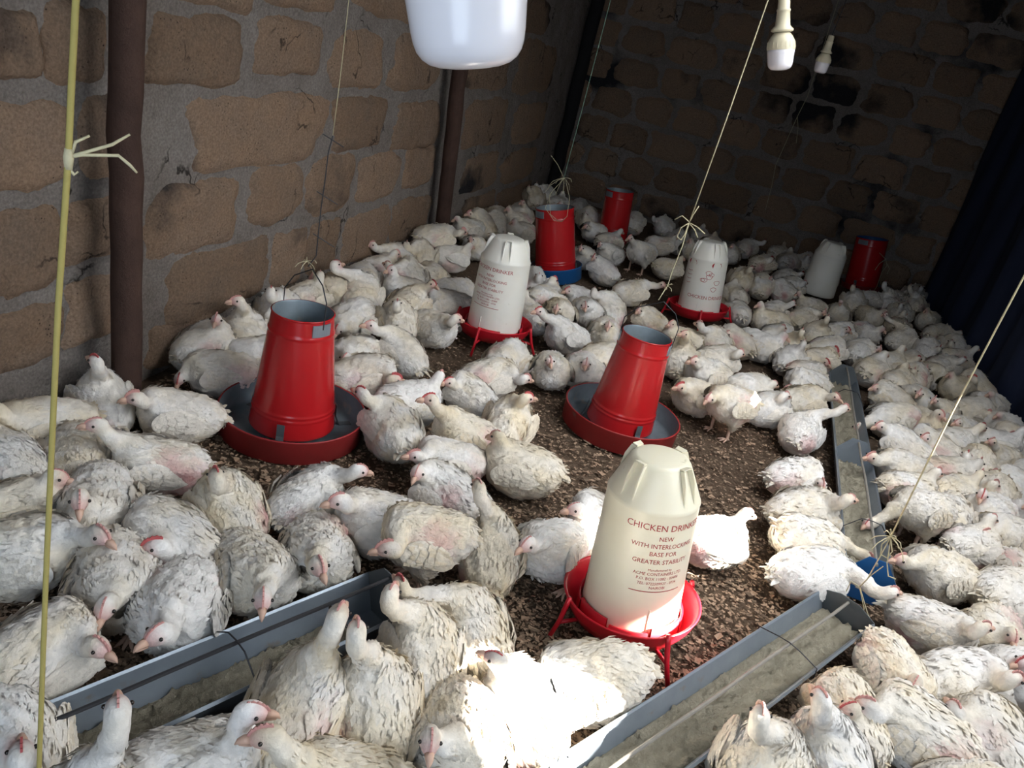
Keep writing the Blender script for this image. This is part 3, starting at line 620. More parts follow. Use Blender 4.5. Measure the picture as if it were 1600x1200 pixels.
# ------------------------------------------------------------------ chickens
# (body x, body y, heading clock, head x, head y, gaze clock, pose)   pixels; clock 12 = away from the viewer, 3 = right
# pose: t tucked, n normal, u neck stretched up, d head down, s standing
N_ = None
CH = [
(145,630,11,150,565,10,'u'),(305,548,2,338,500,7,'n'),(372,522,11,372,470,9,'u'),(318,588,9,280,592,7,'t'),(388,572,9,350,590,8,'d'),(415,492,12,423,456,12,'u'),
(452,455,12,N_,N_,12,'t'),(485,450,7,489,434,8,'t'),(515,457,1,524,413,3,'u'),(567,440,12,560,418,11,'t'),(580,418,3,N_,N_,3,'t'),(603,405,10,582,383,9,'u'),
(642,412,12,635,383,12,'u'),(655,430,5,653,416,6,'t'),(620,438,11,607,415,10,'u'),(628,453,9,N_,N_,9,'t'),(645,472,2,676,444,4,'n'),(708,458,3,695,446,8,'t'),
(700,480,9,N_,N_,9,'t'),(680,374,3,722,362,3,'s'),(740,388,6,735,374,6,'n'),(704,404,3,N_,N_,3,'t'),(718,352,9,714,341,9,'t'),(742,354,10,734,334,9,'u'),
(765,354,11,753,338,12,'u'),(782,347,2,776,333,3,'t'),(800,346,9,N_,N_,9,'t'),(548,505,8,528,514,8,'d'),(628,508,11,620,475,12,'u'),(620,555,10,580,508,9,'u'),
(560,556,8,540,560,8,'t'),(672,515,4,712,498,3,'n'),(570,593,3,615,593,3,'n'),(735,622,10,703,597,9,'n'),(792,566,2,831,574,3,'n'),(765,592,3,820,592,3,'n'),
(812,338,11,817,317,9,'u'),(802,362,9,N_,N_,9,'t'),(832,310,11,826,294,12,'u'),(846,312,11,838,289,12,'u'),(862,318,3,N_,N_,3,'t'),(905,328,12,894,316,12,'n'),
(928,364,9,916,354,9,'n'),(918,346,12,914,336,12,'u'),(950,380,3,N_,N_,3,'t'),(912,404,7,907,388,7,'n'),(952,398,9,937,382,8,'n'),(942,426,10,928,402,8,'n'),
(1002,395,9,985,372,9,'s'),(1037,358,11,1021,340,12,'u'),(1032,384,3,N_,N_,3,'t'),(990,352,12,985,342,12,'u'),(1043,420,3,N_,N_,3,'t'),(985,458,3,1035,445,4,'n'),
(950,488,11,928,455,12,'u'),(890,470,9,888,454,9,'n'),(912,487,5,913,478,5,'n'),(838,452,12,842,432,12,'u'),(858,466,3,N_,N_,3,'t'),(872,492,6,869,482,6,'n'),
(832,498,1,N_,N_,12,'t'),(882,530,3,843,486,9,'u'),(945,522,6,950,508,6,'t'),(1020,510,10,998,485,8,'n'),(1068,570,12,1070,522,9,'u'),(1060,530,9,N_,N_,9,'t'),
(1115,543,11,1094,508,10,'u'),(1158,536,10,1137,522,9,'n'),(1118,568,3,1155,552,3,'n'),(1098,586,9,1085,564,9,'n'),(1190,548,4,N_,N_,4,'t'),(1157,492,11,1150,470,12,'t'),
(1146,466,12,N_,N_,12,'t'),(1165,390,2,1195,378,2,'n'),(1160,442,1,1173,420,3,'u'),(1190,450,12,1183,434,12,'u'),(1194,500,9,N_,N_,9,'t'),(1080,392,9,N_,N_,9,'t'),(1092,372,3,N_,N_,3,'t'),
(865,582,6,858,564,5,'n'),(912,582,6,915,568,6,'n'),(940,565,3,N_,N_,3,'t'),(1085,622,9,1064,605,9,'n'),(1142,632,9,1108,622,8,'s'),(1165,606,3,1208,600,3,'t'),(1198,640,3,1226,618,3,'n'),
(1215,396,1,N_,N_,1,'t'),(1230,412,3,N_,N_,3,'t'),(1258,414,1,1262,402,2,'u'),(1222,456,10,1204,437,9,'n'),(1226,438,2,1253,428,3,'n'),(1245,455,3,1257,442,3,'n'),
(1208,497,2,1238,474,3,'n'),(1266,482,9,N_,N_,9,'t'),(1250,502,2,1288,488,5,'n'),(1275,527,1,1293,497,12,'u'),(1310,490,6,N_,N_,6,'t'),(1332,476,12,1333,448,12,'u'),
(1354,472,3,1362,458,12,'t'),(1385,477,11,1382,443,12,'u'),(1425,480,12,1422,448,12,'u'),(1444,470,12,1440,450,12,'u'),(1358,497,4,N_,N_,4,'t'),(1405,492,12,1408,477,12,'u'),
(1408,533,3,1383,492,9,'u'),(1402,512,3,N_,N_,3,'t'),(1455,504,9,N_,N_,9,'t'),(1472,526,3,1500,520,3,'n'),(1310,522,3,1324,515,4,'n'),(1352,522,4,N_,N_,4,'t'),
(1238,548,1,1253,518,12,'u'),(1214,528,3,1222,512,3,'n'),(1232,562,2,1256,536,1,'n'),(1290,550,3,1304,547,4,'n'),(1345,555,2,1374,545,5,'n'),(1265,564,3,1290,566,4,'n'),
(1258,586,3,1284,576,3,'t'),(1360,584,3,N_,N_,3,'t'),(1398,572,3,N_,N_,3,'t'),(1425,577,2,1434,560,3,'n'),(1448,588,5,1447,576,6,'n'),(1470,576,3,1505,562,3,'n'),
(1462,556,1,1468,545,12,'u'),(1420,597,12,1428,580,12,'u'),(1252,630,3,1305,620,4,'n'),(1268,608,9,1232,607,9,'n'),(1250,678,1,1318,638,3,'n'),(1242,747,3,1283,756,5,'n'),
(1255,806,3,1325,780,3,'n'),(1272,856,3,1352,870,4,'d'),(1285,908,3,1392,925,3,'n'),(1395,632,10,1368,606,9,'n'),(1394,660,9,1340,668,8,'d'),(1415,708,10,1375,665,9,'n'),
(1405,736,9,1362,714,9,'n'),(1408,764,3,N_,N_,3,'t'),(1445,798,9,1356,818,8,'s'),(1474,768,2,N_,N_,2,'t'),(1505,810,12,1508,792,12,'t'),(1470,712,10,1446,684,9,'n'),
(1410,606,3,N_,N_,3,'t'),(1440,634,8,1437,614,8,'n'),(1462,642,8,1460,625,8,'n'),(1450,668,4,N_,N_,4,'t'),(1510,680,9,1497,660,9,'n'),(1515,650,3,1543,646,3,'n'),
(1566,716,9,1550,690,9,'n'),(1518,736,12,1510,712,12,'u'),(1488,758,2,N_,N_,2,'t'),(1575,760,10,1553,740,9,'n'),(1530,780,1,1552,757,3,'n'),(1550,808,6,N_,N_,6,'t'),
(1588,808,9,N_,N_,9,'t'),(1575,850,9,1540,835,9,'n'),(1560,892,6,N_,N_,6,'t'),(1478,908,9,1408,874,9,'n'),(1580,925,12,N_,N_,12,'t'),(1460,985,4,1535,980,3,'n'),
(1580,1008,5,N_,N_,5,'t'),(1382,1050,5,1428,1068,7,'t'),(1485,1076,3,1582,1060,3,'n'),(1578,1046,9,N_,N_,9,'t'),(1310,1188,11,1283,1095,11,'u'),(1402,1158,10,1357,1105,10,'n'),
(1338,1130,11,1328,1108,9,'n'),(1545,1172,11,1492,1112,11,'n'),(1480,1215,9,N_,N_,9,'t'),(1172,1200,1,1187,1122,12,'u'),
(48,668,9,N_,N_,9,'t'),(20,726,12,N_,N_,12,'t'),(112,708,12,106,680,12,'t'),(228,730,3,152,664,9,'n'),(258,650,9,213,622,9,'n'),(30,806,3,N_,N_,3,'t'),
(140,800,6,N_,N_,6,'t'),(58,872,3,155,835,4,'n'),(355,806,11,338,745,11,'u'),(295,868,10,246,854,9,'n'),(383,900,5,410,935,6,'n'),(172,925,6,165,948,7,'t'),
(280,962,7,248,990,8,'n'),(68,1022,2,152,1010,4,'n'),(168,1192,1,184,1112,12,'u'),(292,1160,3,392,1112,3,'n'),(30,1215,12,34,1182,12,'n'),(603,672,11,566,614,10,'n'),
(637,636,2,N_,N_,2,'t'),(722,684,3,673,624,9,'u'),(790,666,1,822,622,3,'n'),(700,724,9,650,712,9,'n'),(700,780,10,652,738,7,'n'),(757,868,12,748,762,11,'u'),
(480,782,2,560,735,3,'n'),(588,822,3,532,783,9,'n'),(490,880,6,498,884,5,'n'),(668,880,3,607,857,9,'s'),(812,736,10,N_,N_,10,'t'),(850,858,8,824,850,8,'n'),
(940,826,10,900,795,9,'n'),(1112,846,3,N_,N_,3,'t'),(810,1115,11,776,1032,10,'n'),(948,1092,9,886,1130,7,'d'),(690,1112,6,672,1155,6,'n'),(606,1034,12,610,928,1,'u'),
(682,1012,11,626,915,11,'u'),(540,1112,12,557,988,12,'u'),(455,1082,1,528,962,1,'u'),(512,1180,9,418,1150,9,'n'),
# dim birds beside the tarp and along the back wall
(1490,602,9,N_,N_,9,'t'),(1530,612,10,1522,592,10,'u'),(1565,668,9,N_,N_,9,'t'),(1590,700,10,1580,680,9,'n'),(1480,690,3,N_,N_,3,'t'),(1540,700,3,N_,N_,3,'t'),(1594,745,12,N_,N_,12,'t'),
(1530,860,3,N_,N_,3,'t'),(1060,382,12,1058,368,12,'u'),(1110,385,3,N_,N_,3,'t'),(1140,398,9,N_,N_,9,'t'),(1190,415,3,1205,404,3,'n'),(1292,440,9,N_,N_,9,'t'),(880,335,9,N_,N_,9,'t'),(1488,552,12,1486,536,12,'u'),
(1520,570,3,N_,N_,3,'t'),(1400,470,3,N_,N_,3,'t'),(1600,860,9,N_,N_,9,'t'),(1598,970,9,N_,N_,9,'t'),(1440,850,9,N_,N_,9,'t') if False else (1548,640,9,N_,N_,9,'t'),
]
def clock_dir(x, y, c, z=0.):
    a = c/12*2*math.pi; d = fl(x+6*math.sin(a), y-6*math.cos(a), z)-fl(x, y, z); d[2] = 0; return d/np.linalg.norm(d)
LIFT = .062
birds = []
for i, (bx, by, hd, hx, hy, gz, po) in enumerate(CH):
    q = np.random.default_rng(900+i); s = q.uniform(.93, 1.05)
    zc = .075+(LIFT if po == 's' else 0); P = fl(bx, by, zc); P[2] = 0
    d = clock_dir(bx, by, hd)
    # birds whose head px is known but whose trunk is seen from the side keep the heading of head and trunk
    if hx is not None and po in 'nds' or (hx is not None and po == 'u' and hd == 3):
        hw_ = fl(hx, hy, .17 if po != 'd' else .09)-P; hw_[2] = 0
        if hd == 3 and hx < bx or hd == 9 and hx > bx: d = -d if (hw_@d) < -.02 else d
    if hx is None:
        aj = q.uniform(-.6, .6); d = np.array([d[0]*math.cos(aj)-d[1]*math.sin(aj), d[0]*math.sin(aj)+d[1]*math.cos(aj), 0])
    birds.append(dict(i=i, P=P[:2].copy(), P0=P[:2].copy(), d=d[:2]/np.linalg.norm(d[:2]), s=s, po=po, hx=hx, hy=hy, gz=gz, bx=bx, by=by))
# keep trunks from standing inside one another or inside feeders, troughs and walls
RB, OFF = .067, .045
for it in range(140):
    C = np.array([[b['P']+b['d']*OFF*b['s'], b['P']-b['d']*OFF*b['s']] for b in birds]); mv = np.zeros((len(birds), 2))
    flat = C.reshape(-1, 2); own = np.repeat(np.arange(len(birds)), 2)
    D = flat[:, None]-flat[None]; dist = np.linalg.norm(D, axis=2)+1e-9; pen = np.maximum(0, 2*RB-dist); pen[own[:, None] == own[None]] = 0
    push = (D/dist[..., None]*pen[..., None]).sum(1)*.22
    for ox, oy, orad in FEED:
        dd = flat-np.array([ox, oy]); l = np.linalg.norm(dd, axis=1)+1e-9; pe = np.maximum(0, orad+RB-l); push += dd/l[:, None]*pe[:, None]*.5
    for A, B, hw in TRO:
        ab = B-A; tt = np.clip(((flat-A)@ab)/(ab@ab), 0, 1); cl = A+tt[:, None]*ab; dd = flat-cl; l = np.linalg.norm(dd, axis=1)+1e-9
        pe = np.maximum(0, hw+RB+.004-l); push += dd/l[:, None]*pe[:, None]*.5
    for ox, oy, orad in ((XL+.12, 1.9, .055), (XL+.10, 4.5, .05)):
        dd = flat-np.array([ox, oy]); l = np.linalg.norm(dd, axis=1)+1e-9; pe = np.maximum(0, orad+RB-l); push += dd/l[:, None]*pe[:, None]*.5
    push[:, 0] += np.maximum(0, XL+.03+RB-flat[:, 0])*.6-np.maximum(0, flat[:, 0]-(XR-.14-RB))*.6
    push[:, 1] -= np.maximum(0, flat[:, 1]-(YB-.03-RB))*.6
    for k, b in enumerate(birds):
        b['P'] = b['P']+push[2*k]+push[2*k+1]+(b['P0']-b['P'])*.028

def ellipsoid(c, ax, n=10, m=8):
    """ax: 3 row vectors (scaled)"""
    P = [c+ax[2]]; Fc = []
    for j in range(1, m):
        t = math.pi*j/m
        for i in range(n):
            a = 2*math.pi*i/n; P.append(c+ax[0]*math.sin(t)*math.cos(a)+ax[1]*math.sin(t)*math.sin(a)+ax[2]*math.cos(t))
    P.append(c-ax[2]); L_ = len(P)-1
    for i in range(n):
        Fc.append((0, 1+i, 1+(i+1) % n)); Fc.append((L_, 1+(m-2)*n+(i+1) % n, 1+(m-2)*n+i))
        for j in range(m-2): Fc.append((1+j*n+i, 1+(j+1)*n+i, 1+(j+1)*n+(i+1) % n, 1+j*n+(i+1) % n))
    return P, Fc
ST = [(-.124, .094, .014, .012), (-.115, .092, .036, .032), (-.092, .085, .058, .053), (-.058, .078, .073, .068), (-.020, .074, .081, .073), (.020, .073, .083, .073), (.055, .076, .078, .069), (.084, .083, .061, .059), (.102, .092, .038, .041), (.111, .097, .013, .015)]
def trunk_mesh(b, q):
    s = 1.; fat = q.uniform(.94, 1.06); P = []; n = 18
    for x, z, ry, rz in ST:
        for k in range(n):
            a = 2*math.pi*k/n; y = ry*fat*math.cos(a); zz_ = z+rz*(math.sin(a) if math.sin(a) > 0 else math.sin(a)*1.06)
            y *= 1+.10*max(0, -math.sin(a)); P.append(np.array([x, y, zz_]))
    Fc = [(i*n+k, i*n+(k+1) % n, (i+1)*n+(k+1) % n, (i+1)*n+k) for i in range(len(ST)-1) for k in range(n)]+[tuple(reversed(range(n))), tuple(range((len(ST)-1)*n, len(ST)*n))]
    return P, Fc
PITCH = {'t': -.05, 'n': -.20, 'u': -.36, 'd': .18, 's': -.14}
Lp = {'t': .062, 'n': .105, 'u': .150, 'd': .13, 's': .11}; Zp = {'t': .165, 'n': .20, 'u': .265, 'd': .075, 's': .24}
raw = []
for b in birds:
    i = b['i']; q = np.random.default_rng(3000+i); s = b['s']; po = b['po']; lift = LIFT if po == 's' else 0.
    yaw = math.atan2(b['d'][1], b['d'][0]); b['yaw'] = yaw; cy, sy = math.cos(yaw), math.sin(yaw)
    Rw = np.array([[cy, -sy, 0], [sy, cy, 0], [0, 0, 1]]); root = np.array([*b['P'], 0.]); b['root'] = root
    pt = PITCH[po]; cp, sp = math.cos(pt), math.sin(pt); Rp = np.array([[cp, 0, sp], [0, 1, 0], [-sp, 0, cp]])
    piv = np.array([-.02, 0, .05])
    if po != 's': lift = -s*(min((Rp@(np.array([x, 0, z-rz*1.06])-piv)+piv)[2] for x, z, ry, rz in ST)-.001)
    pose = lambda p: Rp@(np.asarray(p, float)-piv)+piv+np.array([0, 0, lift/s])
    b['pose'] = (Rp, piv, lift/s)
    n0 = pose((.080, 0, .112)); N0 = root+Rw@(n0*s)
    if b['hx'] is not None:
        v = ray(b['hx'], b['hy']); d0 = (N0-CAM)@v; ts = np.linspace(d0-.22, d0+.22, 221); Q = CAM+v*ts[:, None]
        dl = np.linalg.norm(Q-N0, axis=1); loc = (Q-root)@Rw/s
        inside = ((loc[:, 0]+.01)/.13)**2+(loc[:, 1]/.10)**2+((loc[:, 2]-lift/s-.07)/.095)**2
        cost = (dl-Lp[po]*s)**2+.25*(Q[:, 2]-Zp[po]*s)**2+.02*np.maximum(0, 1.1-inside)+.5*np.maximum(0, .05-Q[:, 2])
        Hh = loc[int(np.argmin(cost))]
        dv_ = Hh-n0; l = np.linalg.norm(dv_); mxl = .205 if po == 'u' else .185
        if l > mxl: Hh = n0+dv_*mxl/l
        if l < .05: Hh = n0+(dv_/max(l, 1e-6))*.05
        if Hh[2] < .03: Hh[2] = .03
        e_ = ((Hh[0]+.01)/.125)**2+(Hh[1]/.09)**2+((Hh[2]-lift/s-.07)/.09)**2
        if e_ < 1: Hh = Hh.copy(); Hh[2] = lift/s+.165
    else:
        Hh = n0+np.array([q.uniform(.0, .035), q.uniform(-.03, .03), q.uniform(.035, .06)])
    g = Rw.T@clock_dir(b['hx'] or b['bx'], b['hy'] or b['by'], b['gz'], .15); g[2] = {'t': -.35, 'n': -.12, 'u': .0, 'd': -.9, 's': -.15}[po]+q.uniform(-.1, .1); g /= np.linalg.norm(g)
    side = np.cross([0, 0, 1.], g); side /= np.linalg.norm(side); upv = np.cross(g, side)
    b.update(H=Hh, g=g, side=side, up=upv)
    V, Fc = trunk_mesh(b, q); V = [pose(p) for p in V]
    hb = Hh-g*.010-upv*.008; p1 = n0+np.array([.018, 0, .03]) if po != 'd' else n0+np.array([.05, 0, .0]); p2 = hb-upv*.035-g*.012
    Bz = [(1-t)**3*(n0-np.array([.035, 0, .03]))+3*(1-t)**2*t*p1+3*(1-t)*t*t*p2+t**3*hb for t in np.linspace(0, 1, 9)]; b['neck'] = Bz
    nk = MB().tube([tuple(p) for p in Bz], [.048, .045, .038, .030, .0245, .0215, .0200, .0190, .0185], 12); o = len(V); V += [np.array(p) for p in nk.v]; Fc += [tuple(k+o for k in f) for f in nk.f]
    for c, ax in ((Hh, (g*.029, side*.0195, upv*.0215)), (Hh+g*.014-upv*.002, (g*.019, side*.0135, upv*.0145))):
        p_, f_ = ellipsoid(c, ax); o = len(V); V += p_; Fc += [tuple(k+o for k in f) for f in f_]
    # thighs
    for sg in (-1, 1):
        c = pose((-.005, sg*.050, .045)); p_, f_ = ellipsoid(c, (np.array([.05, 0, -.01]), np.array([0, .028, 0]), np.array([.0, 0, .046 if po == 's' else .036]))); o = len(V); V += p_; Fc += [tuple(k+o for k in f) for f in f_]
        if po == 's':
            th = MB().tube([c+[0, 0, -.02], c+[.005, 0, -.045], c+[.0, 0, -.068]], [.026, .018, .011], 10); o = len(V); V += [np.array(p) for p in th.v]; Fc += [tuple(k+o for k in f) for f in th.f]
    dist = np.linalg.norm(root-CAM); b['lod'] = 0 if dist < 2.35 else 1 if dist < 4.2 else 2
    me = bpy.data.meshes.new('raw'); me.from_pydata([tuple(map(float, p)) for p in V], [], Fc); ob = bpy.data.objects.new('raw', me); COL.objects.link(ob)
    md = ob.modifiers.new('r', 'REMESH'); md.mode = 'VOXEL'; md.voxel_size = (.0066, .0085, .0115)[b['lod']]
    raw.append(ob)
dg = bpy.context.evaluated_depsgraph_get(); dg.update(); geo = []
for ob in raw:
    ev = ob.evaluated_get(dg); me = ev.to_mesh(); nv = len(me.vertices); co = np.empty(nv*3, np.float32); me.vertices.foreach_get('co', co)
    ls = np.empty(len(me.polygons), np.int32); me.polygons.foreach_get('loop_total', ls); li = np.empty(len(me.loops), np.int32); me.loops.foreach_get('vertex_index', li)
    ed = np.empty(len(me.edges)*2, np.int32); me.edges.foreach_get('vertices', ed)
    assert (ls == 4).all(); geo.append((co.reshape(-1, 3).astype(float), li.reshape(-1, 4).copy(), ed.reshape(-1, 2).copy())); ev.to_mesh_clear()
for ob in raw:
    me = ob.data; bpy.data.objects.remove(ob); bpy.data.meshes.remove(me)

WHITE, CREAM, PINK, DIRT = np.array([.84, .81, .775]), np.array([.73, .60, .38]), np.array([.64, .35, .335]), np.array([.36, .29, .225])
def set_col(me, c):
    ca = me.color_attributes.new('Col', 'FLOAT_COLOR', 'POINT'); ca.data.foreach_set('color', np.concatenate([c, np.ones((len(c), 1))], 1).astype(np.float32).ravel())
# shared small parts
def eye_mesh():
    P, Fc = ellipsoid(np.zeros(3), np.eye(3)*.0036, 8, 6); return MB().add(P, Fc).mesh('eye', 'eye', True)
def beak_mesh():
    g = MB()
    g.tube([(-.004, 0, .000), (.006, 0, .001), (.014, 0, -.001), (.020, 0, -.0065)], [.0085, .0072, .0046, .0010], 8)
    g.tube([(-.004, 0, -.006), (.006, 0, -.0065), (.0145, 0, -.0085)], [.0065, .0050, .0012], 8); return g.mesh('beak', 'beak', True)
def comb_mesh(m='comb'):
    top = [(.031, .004), (.029, .0105), (.0255, .0145), (.023, .0185), (.0205, .0180), (.0165, .0225), (.013, .0215), (.008, .0262), (.004, .0240), (-.001, .0268), (-.005, .0235), (-.009, .0240), (-.012, .0200)]
    return MB().prism([(x, -.0018, z) for x, z in top]+[(-.010, -.0018, .012), (.015, -.0018, .006)], (0, .0036, 0)).mesh('comb', m)
def leg_mesh():
    g = MB(); g.tube([(0, 0, .075), (.002, 0, .05), (-.002, 0, .012), (0, 0, .005)], [.0085, .0065, .006, .007], 8)
    for a in (-.55, 0, .55, math.pi): L_ = .034 if a != math.pi else .016; g.tube([(0, 0, .006), (L_*.5*math.cos(a), L_*.5*math.sin(a), .0065), (L_*math.cos(a), L_*math.sin(a), .003)], [.0055, .0045, .0022], 6)
    return g.mesh('leg', 'shank', True)
def foot_mesh():
    g = MB()
    for a in (-.5, 0, .5): g.tube([(-.01, 0, .012), (.02*math.cos(a), .02*math.sin(a), .008), (.036*math.cos(a), .036*math.sin(a), .003)], [.006, .0045, .002], 6)
    return g.mesh('foot', 'shank', True)
def blade(V, Fc, C, p, d, up, ln, wd, col, bend=.15):
    """feather vane: six points, gently curved, pointed"""
    d = d/np.linalg.norm(d); sd = np.cross(d, up); sd /= np.linalg.norm(sd)+1e-9; o = len(V)
    V += [p-sd*wd*.25, p+sd*wd*.25, p+d*ln*.5-sd*wd*.5+up*ln*.04, p+d*ln*.5+sd*wd*.5+up*ln*.04, p+d*ln*.9-sd*wd*.22-up*ln*bend*.6, p+d*ln*.9+sd*wd*.22-up*ln*bend*.6, p+d*ln-up*ln*bend, p+d*ln*.5+up*ln*.085]
    Fc += [(o, o+1, o+7), (o, o+7, o+2), (o+1, o+3, o+7), (o+2, o+7, o+4), (o+7, o+5, o+4), (o+7, o+3, o+5), (o+4, o+5, o+6)]; C += [col]*8
def wing_mesh(v):
    """left wing folded against the flank, origin at the shoulder, pointing to -x, outer side +y"""
    q = np.random.default_rng(60+v); V, Fc, C = [], [], []
    P, F_ = ellipsoid(np.array([-.045, .004, -.012]), (np.array([.056, 0, .004]), np.array([0, .013, 0]), np.array([-.012, 0, .034])), 14, 10); V += P; Fc += F_; C += [WHITE*.97]*len(P)
    up = np.array([0, 1., 0.1]); tint = (0, .15, .35)[v % 3]
    for r_, (n_, x0, ln, wd) in enumerate(((9, -.075, .060, .016), (9, -.052, .046, .016), (8, -.030, .036, .015), (6, -.010, .028, .014))):
        for k in range(n_):
            t = k/(n_-1)-.5; p = np.array([x0+.012*abs(t)+q.normal()*.003, .010+.005*(3-r_)*.5+.006*(1-4*t*t), -.012+t*.052]); d = np.array([-1., -.10, -.16-t*.75+q.normal()*.10])
            blade(V, Fc, C, p, d, up+q.normal(size=3)*.16, ln*q.uniform(.8, 1.15), wd, (WHITE+(CREAM-WHITE)*min(1, tint*q.uniform(.3, 1.3)))*q.uniform(.90, 1.02))
    g = MB().add(V, Fc); me = g.mesh('wing', 'plumage', True); set_col(me, np.array(C)); VV = np.array(V)
    nn = np.stack([(VV[:, 0]+.05)/.075**2*.012, np.full(len(VV), 1.), (VV[:, 2]+.014)/.042**2*.018], 1)+q.normal(0, .13, VV.shape); nn /= np.linalg.norm(nn, axis=1)[:, None]
    me.normals_split_custom_set_from_vertices(nn.tolist()); me['nn'] = nn.ravel().tolist(); return me
def tail_mesh(v):
    q = np.random.default_rng(80+v); V, Fc, C = [], [], []
    for k in range(18):
        t = (k % 9)/8-.5; d = np.array([-1., t*1.2, .55+q.normal()*.25-(k > 8)*.5]); blade(V, Fc, C, np.array([.016, t*.034, -.004+q.normal()*.004]), d, np.array([.3, 0, 1.]), q.uniform(.028, .044), .018, (WHITE+(CREAM-WHITE)*q.uniform(0, .5))*q.uniform(.88, 1.), .2)
    me = MB().add(V, Fc).mesh('tail', 'plumage', True); set_col(me, np.array(C)); return me
EYE, BEAK, COMB, LEG, FOOT = eye_mesh(), beak_mesh(), (comb_mesh(), comb_mesh('combpale')), leg_mesh(), foot_mesh()
WING = []
for v in range(3):
    me = wing_mesh(v); mr = me.copy(); c = np.empty(len(mr.vertices)*3, np.float32); mr.vertices.foreach_get('co', c); c = c.reshape(-1, 3); c[:, 1] *= -1; mr.vertices.foreach_set('co', c.ravel()); mr.flip_normals(); nn = np.array(list(me['nn'])).reshape(-1, 3)*[1, -1, 1]; mr.normals_split_custom_set_from_vertices(nn.tolist())
    for z_ in (me, mr):
        if 'nn' in z_: del z_['nn']
    WING.append((me, mr))
TAIL = [tail_mesh(v) for v in range(4)]

# ---- labels: nearest landmark, side of it, order by distance
LM = [('the leftmost red feeder', [(455, 600)]), ('the red feeder behind the foreground drinker', [(965, 620)]), ('the blue-pan feeder', [(868, 400)]), ('the far corner feeder', [(960, 340)]), ('the blue-rimmed far feeder', [(1355, 415)]),
      ('the drinker beside the blue pan', [(775, 480)]), ('the drinker below the bow', [(1095, 460)]), ('the farthest drinker', [(1285, 435)]), ('the foreground drinker', [(990, 880)]),
      ('the lower left trough', [(80, 1130), (250, 1060), (420, 990), (570, 920)]), ('the mash-filled front trough', [(950, 1150), (1120, 1070), (1290, 970)]), ('the narrow right trough', [(1320, 600), (1340, 720), (1365, 850)]),
      ('the thick wooden post', [(197, 570)]), ('the slim wooden post', [(692, 345)]), ('the blue tarpaulin', [(1540, 520), (1600, 620), (1620, 800)]), ('the lower right corner', [(1600, 1200)])]
ORD = ['nearest', 'second', 'third', 'fourth', 'fifth', 'sixth', 'seventh', 'eighth', 'ninth', 'tenth', 'eleventh', 'twelfth', 'thirteenth', 'fourteenth', 'fifteenth', 'sixteenth', 'seventeenth', 'eighteenth', 'nineteenth', 'twentieth']
cells = {}
for b in birds:
    zc = .075+(LIFT if b['po'] == 's' else 0); c = proj((*b['P'], zc)); b['c'] = c; best = None
    sc_ = 60+max(0, c[1]-300)*.14
    for nm, pts in LM:
        for p in pts:
            dd = math.hypot(c[0]-p[0], (c[1]-p[1])*1.25)
            if best is None or dd < best[0]: best = (dd, nm, p)
    dx, dy = c[0]-best[2][0], (c[1]-best[2][1])*1.25
    sd = ('right of' if dx > 0 else 'left of') if abs(dx) > abs(dy) else ('in front of' if dy > 0 else 'behind')
    b['cell'] = (best[1], sd); b['rank'] = best[0]; cells.setdefault(b['cell'], []).append(b)
PW = {'t': 'with head drawn in', 'n': 'with head raised', 'u': 'with neck stretched up', 'd': 'with head lowered', 's': 'standing on its legs'}
for (nm, sd), L_ in cells.items():
    L_.sort(key=lambda b: b['rank'])
    for k, b in enumerate(L_): b['label'] = ('white broiler ' if len(L_) < 21 else 'broiler ')+PW[b['po']]+', '+ORD[min(k, 19)]+' '+sd+' '+nm
